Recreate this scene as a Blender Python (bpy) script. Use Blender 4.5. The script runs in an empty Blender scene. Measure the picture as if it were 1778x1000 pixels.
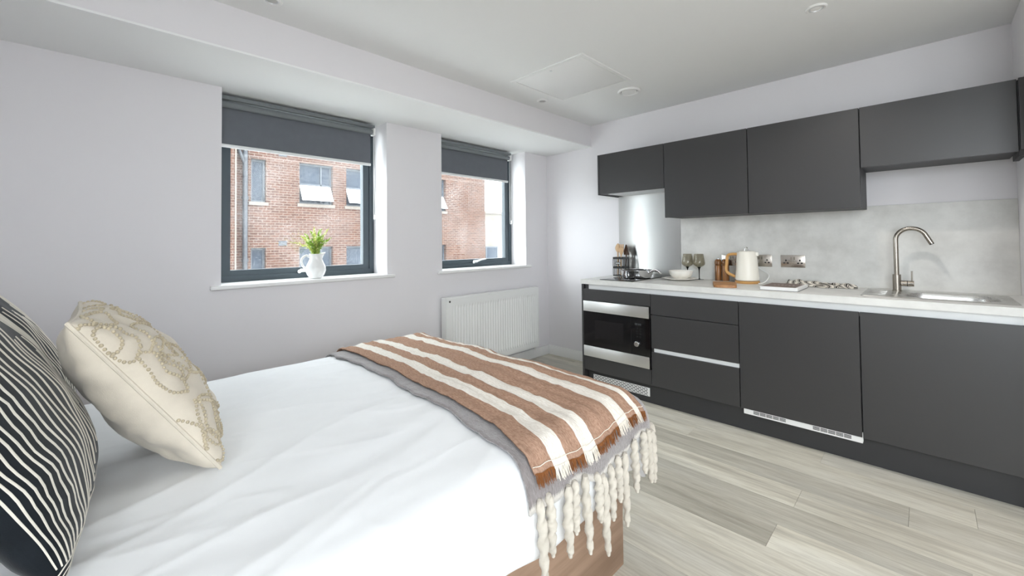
import bpy, bmesh, math, random
from math import sin, cos, pi, radians, sqrt, hypot, atan2
from mathutils import Vector, Matrix, noise

scene = bpy.context.scene
C = scene.collection
random.seed(7)

# ------------------------------------------------------------------ camera
FPX, CXP, CYP = 720.547, 889.19, 404.936
YAW, PITCH, ROLL = 0.786764, 0.0222538, -0.0109557
cam_d = bpy.data.cameras.new('camera')
cam_d.sensor_fit = 'HORIZONTAL'
cam_d.sensor_width = 36.0
cam_d.lens = FPX / 1778 * 36.0
cam_d.shift_x = (889.0 - CXP) / 1778
cam_d.shift_y = -(500.0 - CYP) / 1778
cam_d.clip_start = 0.02
cam = bpy.data.objects.new('camera', cam_d)
C.objects.link(cam)
fw = Vector((sin(YAW), cos(YAW), 0)); rt = Vector((cos(YAW), -sin(YAW), 0)); up = Vector((0, 0, 1))
fw2 = cos(PITCH) * fw + sin(PITCH) * up; up2 = cos(PITCH) * up - sin(PITCH) * fw
rt2 = cos(ROLL) * rt + sin(ROLL) * up2; up3 = cos(ROLL) * up2 - sin(ROLL) * rt
M = Matrix((rt2, up3, -fw2)).transposed().to_4x4()
M.translation = Vector((-3.52738, -2.96818, 1.2232))
cam.matrix_world = M
scene.camera = cam

# ------------------------------------------------------------------ world, sun, exposure
SKY = 10.0
LAMP = 26.0
w = bpy.data.worlds.new('overcast_sky'); scene.world = w
w.use_nodes = True
wn = w.node_tree
bg = wn.nodes['Background']
bg.inputs['Color'].default_value = (0.88, 0.95, 1.0, 1)
bg.inputs['Strength'].default_value = SKY
sun_d = bpy.data.lights.new('sun', 'SUN')
sun_d.energy = 1.4
sun_d.angle = radians(24)
sun_d.color = (1.0, 0.98, 0.95)
sun = bpy.data.objects.new('sun', sun_d)
C.objects.link(sun)
sun.location = (-8, 8, 8)
sun.rotation_euler = Vector((1.0, -0.43, -0.42)).to_track_quat('-Z', 'Y').to_euler()
vs = scene.view_settings
vs.view_transform = 'Standard'; vs.look = 'None'; vs.gamma = 1.0; vs.use_curve_mapping = False
vs.exposure = 0.29
scene.cycles.max_bounces = 10
scene.cycles.diffuse_bounces = 6
scene.cycles.glossy_bounces = 4
scene.cycles.transparent_max_bounces = 12
scene.cycles.sample_clamp_indirect = 6.0
scene.cycles.caustics_reflective = False
scene.cycles.caustics_refractive = False

def portal(name, loc, rot, sx, sy):
    d = bpy.data.lights.new(name, 'AREA'); d.shape = 'RECTANGLE'; d.size = sx; d.size_y = sy
    d.cycles.is_portal = True
    o = bpy.data.objects.new(name, d); C.objects.link(o); o.location = loc; o.rotation_euler = rot
    return o

# ------------------------------------------------------------------ materials
MATS = {}
def mat(name, col, rough=0.6, metal=0.0, spec=0.5, **k):
    m = bpy.data.materials.new(name); m.use_nodes = True
    b = m.node_tree.nodes['Principled BSDF']
    b.inputs['Base Color'].default_value = (*col, 1)
    b.inputs['Roughness'].default_value = rough
    b.inputs['Metallic'].default_value = metal
    b.inputs['Specular IOR Level'].default_value = spec
    for kk, v in k.items():
        b.inputs[kk.replace('_', ' ')].default_value = v
    MATS[name] = m
    return m

class NT:
    """small helper around a material's node tree"""
    def __init__(s, m):
        s.m = m; s.t = m.node_tree; s.b = s.t.nodes['Principled BSDF']
    def n(s, typ, **props):
        nd = s.t.nodes.new(typ)
        for k, v in props.items():
            if k.startswith('i_'):
                nd.inputs[k[2:].replace('_', ' ')].default_value = v
            else:
                setattr(nd, k, v)
        return nd
    def l(s, a, b): s.t.links.new(a, b)
    def coord(s, kind='Object', scale=(1, 1, 1), rnd=False):
        tc = s.n('ShaderNodeTexCoord'); mp = s.n('ShaderNodeMapping')
        mp.inputs['Scale'].default_value = scale
        s.l(tc.outputs[kind], mp.inputs['Vector'])
        if rnd:
            oi = s.n('ShaderNodeObjectInfo'); mu = s.n('ShaderNodeMath', operation='MULTIPLY'); mu.inputs[1].default_value = 37.0
            s.l(oi.outputs['Random'], mu.inputs[0])
            cb = s.n('ShaderNodeCombineXYZ'); s.l(mu.outputs[0], cb.inputs['X']); s.l(mu.outputs[0], cb.inputs['Y']); s.l(mu.outputs[0], cb.inputs['Z'])
            s.l(cb.outputs[0], mp.inputs['Location'])
        return mp.outputs['Vector']
    def noise(s, vec, scale, detail=4.0, rough=0.55):
        nd = s.n('ShaderNodeTexNoise'); nd.inputs['Scale'].default_value = scale
        nd.inputs['Detail'].default_value = detail; nd.inputs['Roughness'].default_value = rough
        s.l(vec, nd.inputs['Vector']); return nd.outputs['Fac']
    def ramp(s, fac, stops):
        r = s.n('ShaderNodeValToRGB'); e = r.color_ramp.elements
        while len(e) < len(stops): e.new(0.5)
        for el, (p, c) in zip(e, stops):
            el.position = p; el.color = (*c, 1) if len(c) == 3 else c
        s.l(fac, r.inputs['Fac']); return r.outputs['Color']
    def mix(s, fac, a, b, mode='MIX'):
        x = s.n('ShaderNodeMix', data_type='RGBA', blend_type=mode)
        if isinstance(fac, (int, float)): x.inputs[0].default_value = fac
        else: s.l(fac, x.inputs[0])
        for sock, v in ((x.inputs[6], a), (x.inputs[7], b)):
            if isinstance(v, tuple): sock.default_value = (*v, 1)
            else: s.l(v, sock)
        return x.outputs[2]
    def bump(s, h, strength=0.3, dist=0.002):
        bp = s.n('ShaderNodeBump'); bp.inputs['Strength'].default_value = strength; bp.inputs['Distance'].default_value = dist
        s.l(h, bp.inputs['Height']); s.l(bp.outputs[0], s.b.inputs['Normal'])
        return bp
    def base(s, c): s.l(c, s.b.inputs['Base Color'])

def bumpy(name, col, rough, scale, strength, dist=0.002, var=0.0, spec=0.5, metal=0.0, coordscale=(1, 1, 1), **k):
    m = mat(name, col, rough, metal, spec, **k); t = NT(m)
    v = t.coord('Object', coordscale)
    nz = t.noise(v, scale)
    t.bump(nz, strength, dist)
    if var:
        c2 = tuple(max(0, x * (1 - var)) for x in col); c3 = tuple(min(1, x * (1 + var)) for x in col)
        t.base(t.ramp(nz, [(0.3, c2), (0.7, c3)]))
    return m

bumpy('wall_paint', (0.785, 0.765, 0.782), 0.75, 220, 0.06, 0.001, spec=0.25)
bumpy('ceiling_paint', (0.87, 0.875, 0.87), 0.85, 200, 0.05, 0.001, spec=0.2)
bumpy('gloss_white', (0.86, 0.86, 0.85), 0.35, 60, 0.03, 0.001)
bumpy('rad_white', (0.86, 0.865, 0.85), 0.35, 90, 0.02, 0.0005)
bumpy('cab_grey', (0.043, 0.042, 0.043), 0.36, 900, 0.08, 0.0004, spec=0.5)
bumpy('cab_side', (0.040, 0.040, 0.042), 0.5, 900, 0.08, 0.0004)
bumpy('plinth_grey', (0.033, 0.033, 0.035), 0.5, 900, 0.06, 0.0004)
mat('dark_gap', (0.01, 0.01, 0.01), 0.8)
mat('rail_white', (0.78, 0.79, 0.79), 0.35)
mat('alu', (0.75, 0.76, 0.77), 0.35, 0.6)
bumpy('frame_grey', (0.050, 0.068, 0.082), 0.45, 600, 0.06, 0.0004)
mat('black_glass', (0.004, 0.004, 0.005), 0.06, spec=0.6)
mat('black_matt', (0.012, 0.012, 0.012), 0.5)
mat('dark_window', (0.012, 0.011, 0.012), 0.12)
mat('chrome', (0.85, 0.85, 0.86), 0.15, 1.0)
mat('white_plastic', (0.85, 0.85, 0.84), 0.4)
mat('ceramic', (0.86, 0.86, 0.85), 0.15, spec=0.6)
mat('ceramic_cream', (0.85, 0.82, 0.76), 0.3)
mat('kettle_cream', (0.80, 0.77, 0.69), 0.35)
mat('handle_bamboo', (0.55, 0.30, 0.10), 0.45)
mat('display_digits', (0.10, 0.11, 0.12), 0.4)
mat('lens_glass', (0.55, 0.55, 0.54), 0.2)
mat('lamp_lens', (0.8, 0.8, 0.78), 0.3, Emission_Color=(1, 0.97, 0.92, 1), Emission_Strength=0.08)
mat('cord_white', (0.85, 0.85, 0.84), 0.5)
mat('rust_thread', (0.22, 0.085, 0.03), 0.9, spec=0.1)
mat('cream_thread', (0.80, 0.74, 0.65), 0.9, spec=0.1)
mat('book_pages', (0.80, 0.79, 0.78), 0.7)
mat('book_cover', (0.16, 0.105, 0.085), 0.5)
mat('book_print', (0.50, 0.45, 0.42), 0.6)
mat('pipe_dark', (0.018, 0.020, 0.026), 0.5)
mat('roof_grey', (0.20, 0.20, 0.21), 0.8)
mat('stone_pale', (0.115, 0.095, 0.08), 0.8)

def brushed(name, col, rough, axis, amount=0.25, aniso=0.6, rot=0.0):
    m = mat(name, col, rough, 1.0); t = NT(m)
    sc = {'x': (3, 400, 400), 'y': (400, 3, 400), 'z': (400, 400, 3)}[axis]
    nz = t.noise(t.coord('Object', sc), 1.0, 2.0)
    mr = t.n('ShaderNodeMapRange'); mr.inputs['To Min'].default_value = rough * (1 - amount); mr.inputs['To Max'].default_value = rough * (1 + amount)
    t.l(nz, mr.inputs['Value']); t.l(mr.outputs[0], t.b.inputs['Roughness'])
    t.bump(nz, 0.05, 0.0003)
    t.b.inputs['Anisotropic'].default_value = aniso
    t.b.inputs['Anisotropic Rotation'].default_value = rot
    return m
brushed('steel_y', (0.80, 0.80, 0.785), 0.42, 'y', 0.15, 0.7, 0.25)
brushed('steel_splash', (0.66, 0.66, 0.65), 0.30, 'y', 0.1, 0.92, 0.25)
brushed('steel_sink', (0.56, 0.55, 0.53), 0.28, 'y')
brushed('nickel', (0.33, 0.30, 0.26), 0.28, 'z')
brushed('socket_steel', (0.52, 0.48, 0.43), 0.22, 'z')

def wood(name, c1, c2, axis, rough=0.5, scale=1.0, rnd=True, bump=0.1):
    m = mat(name, c1, rough); t = NT(m)
    sc = {'x': (1.2, 16, 16), 'y': (16, 1.2, 16), 'z': (16, 16, 1.2)}[axis]
    v = t.coord('Object', tuple(q * scale for q in sc), rnd)
    n1 = t.noise(v, 1.0, 6.0, 0.62); n2 = t.noise(v, 5.0, 3.0, 0.6)
    c = t.ramp(n1, [(0.32, c2), (0.62, c1)])
    t.base(t.mix(t.ramp(n2, [(0.35, (0, 0, 0)), (0.75, (0.35, 0.35, 0.35))]), c, c2))
    t.bump(n2, bump, 0.001)
    return m
wood('bed_wood', (0.40, 0.265, 0.185), (0.23, 0.14, 0.09), 'x', 0.5, 1.0, False)
wood('spoon_wood', (0.62, 0.42, 0.25), (0.45, 0.28, 0.15), 'z', 0.55, 2.0)
wood('dark_wood', (0.10, 0.05, 0.028), (0.05, 0.025, 0.015), 'z', 0.45, 2.0)
wood('mill_wood', (0.32, 0.14, 0.045), (0.08, 0.03, 0.012), 'z', 0.25, 2.5)
wood('board_wood', (0.50, 0.25, 0.09), (0.28, 0.12, 0.04), 'x', 0.45, 2.0)

# floor planks: pale limed oak, tone differs from plank to plank
m = mat('plank_oak', (0.5, 0.47, 0.4), 0.42, spec=0.4); t = NT(m)
v = t.coord('Object', (14, 1.0, 14), True)
n1 = t.noise(v, 1.0, 8.0, 0.62); n2 = t.noise(v, 7.0, 4.0, 0.65)
v3 = t.coord('Object', (5, 1.4, 5), True); n3 = t.noise(v3, 1.0, 3.0, 0.5)
c = t.ramp(n1, [(0.28, (0.36, 0.335, 0.285)), (0.48, (0.62, 0.59, 0.51)), (0.72, (0.76, 0.735, 0.66))])
c = t.mix(t.ramp(n2, [(0.42, (0.0, 0.0, 0.0)), (0.70, (0.55, 0.55, 0.55))]), c, (0.40, 0.355, 0.29))
c = t.mix(t.ramp(n3, [(0.50, (0, 0, 0)), (0.78, (0.5, 0.5, 0.5))]), c, (0.46, 0.45, 0.42))
oi = t.n('ShaderNodeObjectInfo')
tone = t.ramp(oi.outputs['Random'], [(0.0, (0.72, 0.71, 0.69)), (0.5, (0.95, 0.945, 0.93)), (1.0, (1.12, 1.11, 1.08))])
t.base(t.mix(1.0, c, tone, 'MULTIPLY'))
t.bump(n2, 0.08, 0.001)

# worktop + splashback: pale concrete laminate
def concrete(name, a, b, sc, rough=0.45):
    m = mat(name, a, rough, spec=0.4); t = NT(m)
    v = t.coord('Object'); nz = t.noise(v, sc, 7.0, 0.65)
    wv = t.noise(t.coord('Object', (1.0, 1.0, 2.2)), sc * 0.45, 4.0, 0.6)
    c = t.ramp(nz, [(0.32, b), (0.66, a)])
    c = t.mix(t.ramp(wv, [(0.45, (0, 0, 0)), (0.75, (0.55, 0.55, 0.55))]), c, tuple(q * 1.08 for q in a))
    t.base(c); t.bump(nz, 0.05, 0.001)
    return m
concrete('worktop_lam', (0.72, 0.715, 0.69), (0.62, 0.615, 0.595), 9)
concrete('splash_lam', (0.73, 0.72, 0.69), (0.56, 0.55, 0.52), 5)

# fabrics
def fabric(name, col, weave=600, strength=0.25, var=0.08, rough=0.95, sheen=0.2, big=0.0, bigscale=18):
    m = mat(name, col, rough, spec=0.1); t = NT(m)
    v = t.coord('Object'); n1 = t.noise(v, weave, 2.0); n2 = t.noise(v, bigscale, 5.0)
    t.base(t.ramp(n2, [(0.3, tuple(x * (1 - var) for x in col)), (0.7, tuple(min(1, x * (1 + var)) for x in col))]))
    b1 = t.bump(n1, strength, 0.001)
    if big:
        b2 = t.n('ShaderNodeBump'); b2.inputs['Strength'].default_value = big; b2.inputs['Distance'].default_value = 0.01
        t.l(n2, b2.inputs['Height']); t.l(b2.outputs[0], b1.inputs['Normal'])
    t.b.inputs['Sheen Weight'].default_value = sheen
    return m
fabric('duvet_white', (0.83, 0.835, 0.845), 700, 0.08, 0.01)
fabric('mattress_white', (0.8, 0.8, 0.8))
fabric('cream_linen', (0.64, 0.575, 0.48), 500, 0.35, 0.06, big=0.12)
fabric('bead_cream', (0.50, 0.43, 0.31), 900, 0.5, 0.15)
fabric('navy_cotton', (0.0105, 0.0135, 0.017), 500, 0.3, 0.25)
fabric('cord_cream', (0.72, 0.68, 0.60), 900, 0.4, 0.08)
fabric('tassel_cream', (0.58, 0.535, 0.465), 350, 0.6, 0.08)
fabric('blind_grey', (0.150, 0.160, 0.178), 1200, 0.1, 0.03, sheen=0.0)
fabric('blind_tube', (0.20, 0.215, 0.225), 1200, 0.05, 0.03, rough=0.6, sheen=0.0)

# roller blind cloth edge etc. done; grey mohair throw fading to cream at its fringed end
m = mat('mohair', (0.2, 0.18, 0.18), 1.0, spec=0.05); t = NT(m)
at = t.n('ShaderNodeAttribute', attribute_name='fade')
nz = t.noise(t.coord('Object', (60, 14, 14)), 4.0, 5.0, 0.7)
ad = t.n('ShaderNodeMath', operation='MULTIPLY_ADD'); ad.inputs[1].default_value = 0.5; t.l(nz, ad.inputs[0]); t.l(at.outputs['Fac'], ad.inputs[2])
g = t.ramp(nz, [(0.3, (0.175, 0.152, 0.148)), (0.7, (0.32, 0.285, 0.28))])
t.base(t.mix(t.ramp(ad.outputs[0], [(0.85, (0, 0, 0)), (1.25, (1, 1, 1))]), g, (0.62, 0.58, 0.53)))
t.bump(nz, 0.8, 0.004); t.b.inputs['Sheen Weight'].default_value = 0.6

# brown throw with cream stripes, crinkled weave (stripe position from attribute)
m = mat('striped_throw', (0.3, 0.16, 0.1), 0.95, spec=0.08); t = NT(m)
at = t.n('ShaderNodeAttribute', attribute_name='across')
stops = [(0.0, 0), (0.125, 1), (0.225, 0), (0.345, 1), (0.455, 0), (0.695, 1), (0.80, 0), (0.90, 1), (0.945, 0)]
r = t.n('ShaderNodeValToRGB'); r.color_ramp.interpolation = 'CONSTANT'
e = r.color_ramp.elements
while len(e) < len(stops): e.new(0.5)
for el, (p_, k_) in zip(e, stops): el.position = p_; el.color = (k_, k_, k_, 1)
t.l(at.outputs['Fac'], r.inputs['Fac'])
v = t.coord('Object')
nz = t.noise(t.coord('Object', (260, 70, 110)), 1.0, 3.0, 0.6); n2 = t.noise(t.coord('Object', (75, 9, 30)), 1.0, 4.0)
br = t.ramp(nz, [(0.3, (0.30, 0.175, 0.12)), (0.7, (0.50, 0.325, 0.235))])
cr = t.ramp(nz, [(0.3, (0.72, 0.66, 0.58)), (0.7, (0.88, 0.84, 0.78))])
t.base(t.mix(r.outputs[0], br, cr))
b1 = t.bump(nz, 0.55, 0.003); b2 = t.n('ShaderNodeBump'); b2.inputs['Strength'].default_value = 0.5; b2.inputs['Distance'].default_value = 0.006
t.l(n2, b2.inputs['Height']); t.l(b2.outputs[0], b1.inputs['Normal'])

# tea towel: off-white with dark stripe groups along attribute 'across'
m = mat('towel_stripe', (0.7, 0.66, 0.6), 0.95, spec=0.05); t = NT(m)
at = t.n('ShaderNodeAttribute', attribute_name='across')
wv = t.n('ShaderNodeMath', operation='FRACT'); mu = t.n('ShaderNodeMath', operation='MULTIPLY'); mu.inputs[1].default_value = 7.0
t.l(at.outputs['Fac'], mu.inputs[0]); t.l(mu.outputs[0], wv.inputs[0])
r = t.n('ShaderNodeValToRGB'); r.color_ramp.interpolation = 'CONSTANT'
st = [(0.0, 0), (0.42, 1), (0.52, 0), (0.60, 1), (0.80, 0), (0.88, 1), (0.96, 0)]
e = r.color_ramp.elements
while len(e) < len(st): e.new(0.5)
for el, (p_, k_) in zip(e, st): el.position = p_; el.color = (k_, k_, k_, 1)
t.l(wv.outputs[0], r.inputs['Fac'])
t.base(t.mix(r.outputs[0], (0.70, 0.655, 0.58), (0.05, 0.045, 0.04)))

def schlick(nt, f0=0.04):
    lw = nt.nodes.new('ShaderNodeLayerWeight'); lw.inputs[0].default_value = 0.5
    pw = nt.nodes.new('ShaderNodeMath'); pw.operation = 'POWER'; pw.inputs[1].default_value = 5.0
    ma = nt.nodes.new('ShaderNodeMath'); ma.operation = 'MULTIPLY_ADD'; ma.inputs[1].default_value = 0.9; ma.inputs[2].default_value = f0
    nt.links.new(lw.outputs['Facing'], pw.inputs[0]); nt.links.new(pw.outputs[0], ma.inputs[0])
    return ma
# window glass: clear, faint reflection, dusty film
m = bpy.data.materials.new('window_glass'); m.use_nodes = True; MATS['window_glass'] = m
nt = m.node_tree; nt.nodes.clear()
out = nt.nodes.new('ShaderNodeOutputMaterial'); tr = nt.nodes.new('ShaderNodeBsdfTransparent'); tr.inputs[0].default_value = (0.97, 0.985, 0.98, 1)
gl = nt.nodes.new('ShaderNodeBsdfGlossy'); gl.inputs['Roughness'].default_value = 0.02
tl = nt.nodes.new('ShaderNodeBsdfTranslucent'); tl.inputs[0].default_value = (0.9, 0.93, 0.95, 1)
fr = schlick(nt)
tc = nt.nodes.new('ShaderNodeTexCoord'); mp = nt.nodes.new('ShaderNodeMapping'); mp.inputs['Scale'].default_value = (90, 1, 55)
nz = nt.nodes.new('ShaderNodeTexNoise'); nz.inputs['Scale'].default_value = 1.0; nz.inputs['Detail'].default_value = 6
nz2 = nt.nodes.new('ShaderNodeTexNoise'); nz2.inputs['Scale'].default_value = 3.0; nz2.inputs['Detail'].default_value = 4
ml = nt.nodes.new('ShaderNodeMath'); ml.operation = 'MULTIPLY'
mr = nt.nodes.new('ShaderNodeMapRange'); mr.inputs['From Min'].default_value = 0.14; mr.inputs['From Max'].default_value = 0.42
mr.inputs['To Min'].default_value = 0.004; mr.inputs['To Max'].default_value = 0.055
L = nt.links.new
L(tc.outputs['Object'], mp.inputs[0]); L(mp.outputs[0], nz.inputs['Vector']); L(tc.outputs['Object'], nz2.inputs['Vector'])
L(nz.outputs['Fac'], ml.inputs[0]); L(nz2.outputs['Fac'], ml.inputs[1]); L(ml.outputs[0], mr.inputs['Value'])
m1 = nt.nodes.new('ShaderNodeMixShader'); m2 = nt.nodes.new('ShaderNodeMixShader')
L(mr.outputs[0], m1.inputs[0]); L(tr.outputs[0], m1.inputs[1]); L(tl.outputs[0], m1.inputs[2])
L(fr.outputs[0], m2.inputs[0]); L(m1.outputs[0], m2.inputs[1]); L(gl.outputs[0], m2.inputs[2]); L(m2.outputs[0], out.inputs[0])

# smoked drinking glass
def tinted(name, col, alpha):
    m = bpy.data.materials.new(name); m.use_nodes = True; MATS[name] = m
    nt = m.node_tree; nt.nodes.clear(); L = nt.links.new
    out = nt.nodes.new('ShaderNodeOutputMaterial'); tr = nt.nodes.new('ShaderNodeBsdfTransparent'); tr.inputs[0].default_value = (*col, 1)
    gl = nt.nodes.new('ShaderNodeBsdfGlossy'); gl.inputs['Roughness'].default_value = 0.03
    fr = schlick(nt)
    m2 = nt.nodes.new('ShaderNodeMixShader')
    L(fr.outputs[0], m2.inputs[0]); L(tr.outputs[0], m2.inputs[1]); L(gl.outputs[0], m2.inputs[2]); L(m2.outputs[0], out.inputs[0])
tinted('smoke_glass', (0.86, 0.845, 0.80), 1.5)
tinted('smoke_dark', (0.05, 0.047, 0.04), 1.5)

# brickwork, drawn in the facade's own x / z metres
def brick(name, a, b, mort):
    m = mat(name, a, 0.9, spec=0.1); t = NT(m)
    tc = t.n('ShaderNodeTexCoord'); sp = t.n('ShaderNodeSeparateXYZ'); cb = t.n('ShaderNodeCombineXYZ')
    t.l(tc.outputs['Object'], sp.inputs[0])
    ax = t.n('ShaderNodeMath', operation='ADD'); t.l(sp.outputs['X'], ax.inputs[0]); t.l(sp.outputs['Y'], ax.inputs[1])
    t.l(ax.outputs[0], cb.inputs['X']); t.l(sp.outputs['Z'], cb.inputs['Y'])
    bk = t.n('ShaderNodeTexBrick'); bk.inputs['Scale'].default_value = 1.0
    bk.inputs['Brick Width'].default_value = 0.225; bk.inputs['Row Height'].default_value = 0.075
    bk.inputs['Mortar Size'].default_value = 0.009; bk.inputs['Mortar Smooth'].default_value = 0.2
    bk.inputs['Color1'].default_value = (*a, 1); bk.inputs['Color2'].default_value = (*b, 1); bk.inputs['Mortar'].default_value = (*mort, 1)
    t.l(cb.outputs[0], bk.inputs['Vector'])
    nz = t.noise(t.coord('Object'), 0.9, 5.0)
    t.base(t.mix(t.ramp(nz, [(0.4, (0, 0, 0)), (0.7, (0.5, 0.5, 0.5))]), bk.outputs['Color'], (0.058, 0.029, 0.020)))
    t.bump(bk.outputs['Fac'], -0.4, 0.01)
brick('red_brick', (0.072, 0.031, 0.020), (0.043, 0.017, 0.011), (0.125, 0.098, 0.08))
brick('buff_brick', (0.16, 0.145, 0.125), (0.14, 0.125, 0.105), (0.17, 0.16, 0.148))
mat('far_glass', (0.018, 0.026, 0.040), 0.10, spec=0.10)
mat('far_frame', (0.030, 0.037, 0.048), 0.5)
mat('bounce_paving', (0.45, 0.44, 0.42), 0.9)  # unseen yard paving, made pale to bounce daylight up to soffit and ceiling
mat('leaf', (0.34, 0.50, 0.07), 0.5, Transmission_Weight=0.0, Subsurface_Weight=0.0)
mat('leaf_pale', (0.62, 0.66, 0.22), 0.5)
mat('stem_green', (0.13, 0.22, 0.04), 0.6)

# ------------------------------------------------------------------ mesh helpers
ORG = {}
class MB:
    def __init__(s): s.v = []; s.f = []; s.attr = {}
    def quad(s, a, b, c, d):
        n = len(s.v); s.v += [a, b, c, d]; s.f.append((n, n + 1, n + 2, n + 3)); return s
    def box(s, x0, x1, y0, y1, z0, z1):
        x0, x1 = min(x0, x1), max(x0, x1); y0, y1 = min(y0, y1), max(y0, y1); z0, z1 = min(z0, z1), max(z0, z1)
        n = len(s.v)
        s.v += [(x0, y0, z0), (x1, y0, z0), (x1, y1, z0), (x0, y1, z0), (x0, y0, z1), (x1, y0, z1), (x1, y1, z1), (x0, y1, z1)]
        s.f += [tuple(n + i for i in q) for q in ((0, 3, 2, 1), (4, 5, 6, 7), (0, 1, 5, 4), (1, 2, 6, 5), (2, 3, 7, 6), (3, 0, 4, 7))]
        return s
    def bbox(s, x0, x1, y0, y1, z0, z1, bev=0.002, seg=2):
        bm = bmesh.new()
        t = MB().box(x0, x1, y0, y1, z0, z1)
        vs = [bm.verts.new(q) for q in t.v]
        for f in t.f: bm.faces.new([vs[i] for i in f])
        bmesh.ops.bevel(bm, geom=bm.edges[:], offset=bev, segments=seg, profile=0.5, affect='EDGES')
        s.addbm(bm); bm.free(); return s
    def addbm(s, bm):
        n = len(s.v); bm.verts.index_update()
        s.v += [tuple(q.co) for q in bm.verts]
        s.f += [tuple(n + q.index for q in f.verts) for f in bm.faces]
    def grid(s, rows, closed=False, wrap=False):
        n = len(s.v); R = len(rows); K = len(rows[0])
        for r in rows: s.v += [tuple(q) for q in r]
        for i in range(R if wrap else R - 1):
            for j in range(K if closed else K - 1):
                a = n + i * K + j; b = n + i * K + (j + 1) % K
                c_ = n + ((i + 1) % R) * K + (j + 1) % K; d = n + ((i + 1) % R) * K + j
                s.f.append((a, b, c_, d))
        return s
    def tube(s, pts, r, seg=10, cap=True, rfun=None):
        pts = [Vector(q) for q in pts]; rows = []
        prev = None
        for i, q in enumerate(pts):
            d = (pts[min(i + 1, len(pts) - 1)] - pts[max(i - 1, 0)])
            d = d.normalized() if d.length > 1e-9 else Vector((0, 0, 1))
            if prev is None:
                a = d.orthogonal().normalized()
            else:
                a = (prev - d * prev.dot(d)); a = a.normalized() if a.length > 1e-6 else d.orthogonal().normalized()
            prev = a; b = d.cross(a)
            rr = r[i] if isinstance(r, (list, tuple)) else r
            row = []
            for k in range(seg):
                th = 2 * pi * k / seg
                f = rr * (rfun(th, i) if rfun else 1.0)
                row.append(q + a * (f * cos(th)) + b * (f * sin(th)))
            rows.append(row)
        n = len(s.v); s.grid(rows, closed=True)
        if cap:
            s.f.append(tuple(n + k for k in range(seg - 1, -1, -1)))
            m_ = n + (len(rows) - 1) * seg
            s.f.append(tuple(m_ + k for k in range(seg)))
        return s
    def cyl(s, p, q, r, seg=20, r2=None): return s.tube([p, q], [r, r if r2 is None else r2], seg)
    def lathe(s, c, prof, seg=32, fun=None, closed_profile=False):
        rows = []
        for (r, z) in prof:
            row = []
            for k in range(seg):
                th = 2 * pi * k / seg; rr = max(r, 1e-5)
                dx = dz = 0
                if fun: rr, dz = fun(rr, z, th)
                row.append((c[0] + rr * cos(th), c[1] + rr * sin(th), c[2] + z + dz))
            rows.append(row)
        return s.grid(rows, closed=True, wrap=closed_profile)
    def prism(s, poly, z0, z1):
        n = len(s.v); k = len(poly)
        s.v += [(x, y, z0) for x, y in poly] + [(x, y, z1) for x, y in poly]
        s.f.append(tuple(n + i for i in range(k - 1, -1, -1))); s.f.append(tuple(n + k + i for i in range(k)))
        for i in range(k):
            j = (i + 1) % k; s.f.append((n + i, n + j, n + k + j, n + k + i))
        return s
    def sphere(s, c, r, seg=8, ring=6, sc=(1, 1, 1)):
        rows = []
        for i in range(ring + 1):
            ph = pi * i / ring
            rows.append([(c[0] + sc[0] * r * max(sin(ph), 1e-4) * cos(2 * pi * k / seg), c[1] + sc[1] * r * max(sin(ph), 1e-4) * sin(2 * pi * k / seg), c[2] + sc[2] * r * cos(ph)) for k in range(seg)])
        return s.grid(rows, closed=True)
    def xform(s, Mx, start=0):
        s.v[start:] = [tuple(Mx @ Vector(q)) for q in s.v[start:]]; return s

def emit(name, mb, m, org, parent=None, smooth=0.6, fix=False):
    me = bpy.data.meshes.new(name)
    o0 = Vector(org)
    me.from_pydata([tuple(Vector(q) - o0) for q in mb.v], [], mb.f)
    for an, vals in mb.attr.items():
        a = me.attributes.new(an, 'FLOAT', 'POINT'); a.data.foreach_set('value', vals)
    me.validate(); me.update()
    bm = bmesh.new(); bm.from_mesh(me); bmesh.ops.recalc_face_normals(bm, faces=bm.faces[:]); bm.to_mesh(me); bm.free()
    if smooth:
        me.shade_smooth(); me.set_sharp_from_angle(angle=smooth)
    me.materials.append(MATS[m])
    o = bpy.data.objects.new(name, me); C.objects.link(o)
    if parent is not None: o.parent = parent
    else: o.location = o0
    ORG[o.name] = tuple(org)
    return o

def thing(name, label, cat, loc, group=None):
    o = bpy.data.objects.new(name, None); C.objects.link(o); o.location = loc; o.empty_display_size = 0.05
    if label: o['label'] = label; o['category'] = cat
    if group: o['group'] = group
    ORG[o.name] = tuple(loc)
    return o
def part(name, mb, m, parent, label=None, smooth=0.6, stuff=False):
    o = emit(name, mb, m, ORG[parent.name], parent, smooth)
    if label: o['label'] = label
    if stuff: o['kind'] = 'stuff'
    return o
def solo(name, mb, m, label, cat, loc=(0, 0, 0), group=None, smooth=0.6):
    o = emit(name, mb, m, loc, None, smooth); o['label'] = label; o['category'] = cat
    if group: o['group'] = group
    return o
def struct(name, mb, m, smooth=0.0, label=None, parent=None):
    o = emit(name, mb, m, (0, 0, 0) if parent is None else ORG[parent.name], parent, smooth)
    if parent is None: o['kind'] = 'structure'
    if label: o['label'] = label
    return o
def subdiv_smooth(o, lv=1):
    md = o.modifiers.new('subsurf', 'SUBSURF'); md.levels = lv; md.render_levels = lv
def solidify(o, th, off=-1.0):
    md = o.modifiers.new('solidify', 'SOLIDIFY'); md.thickness = th; md.offset = off
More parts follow.
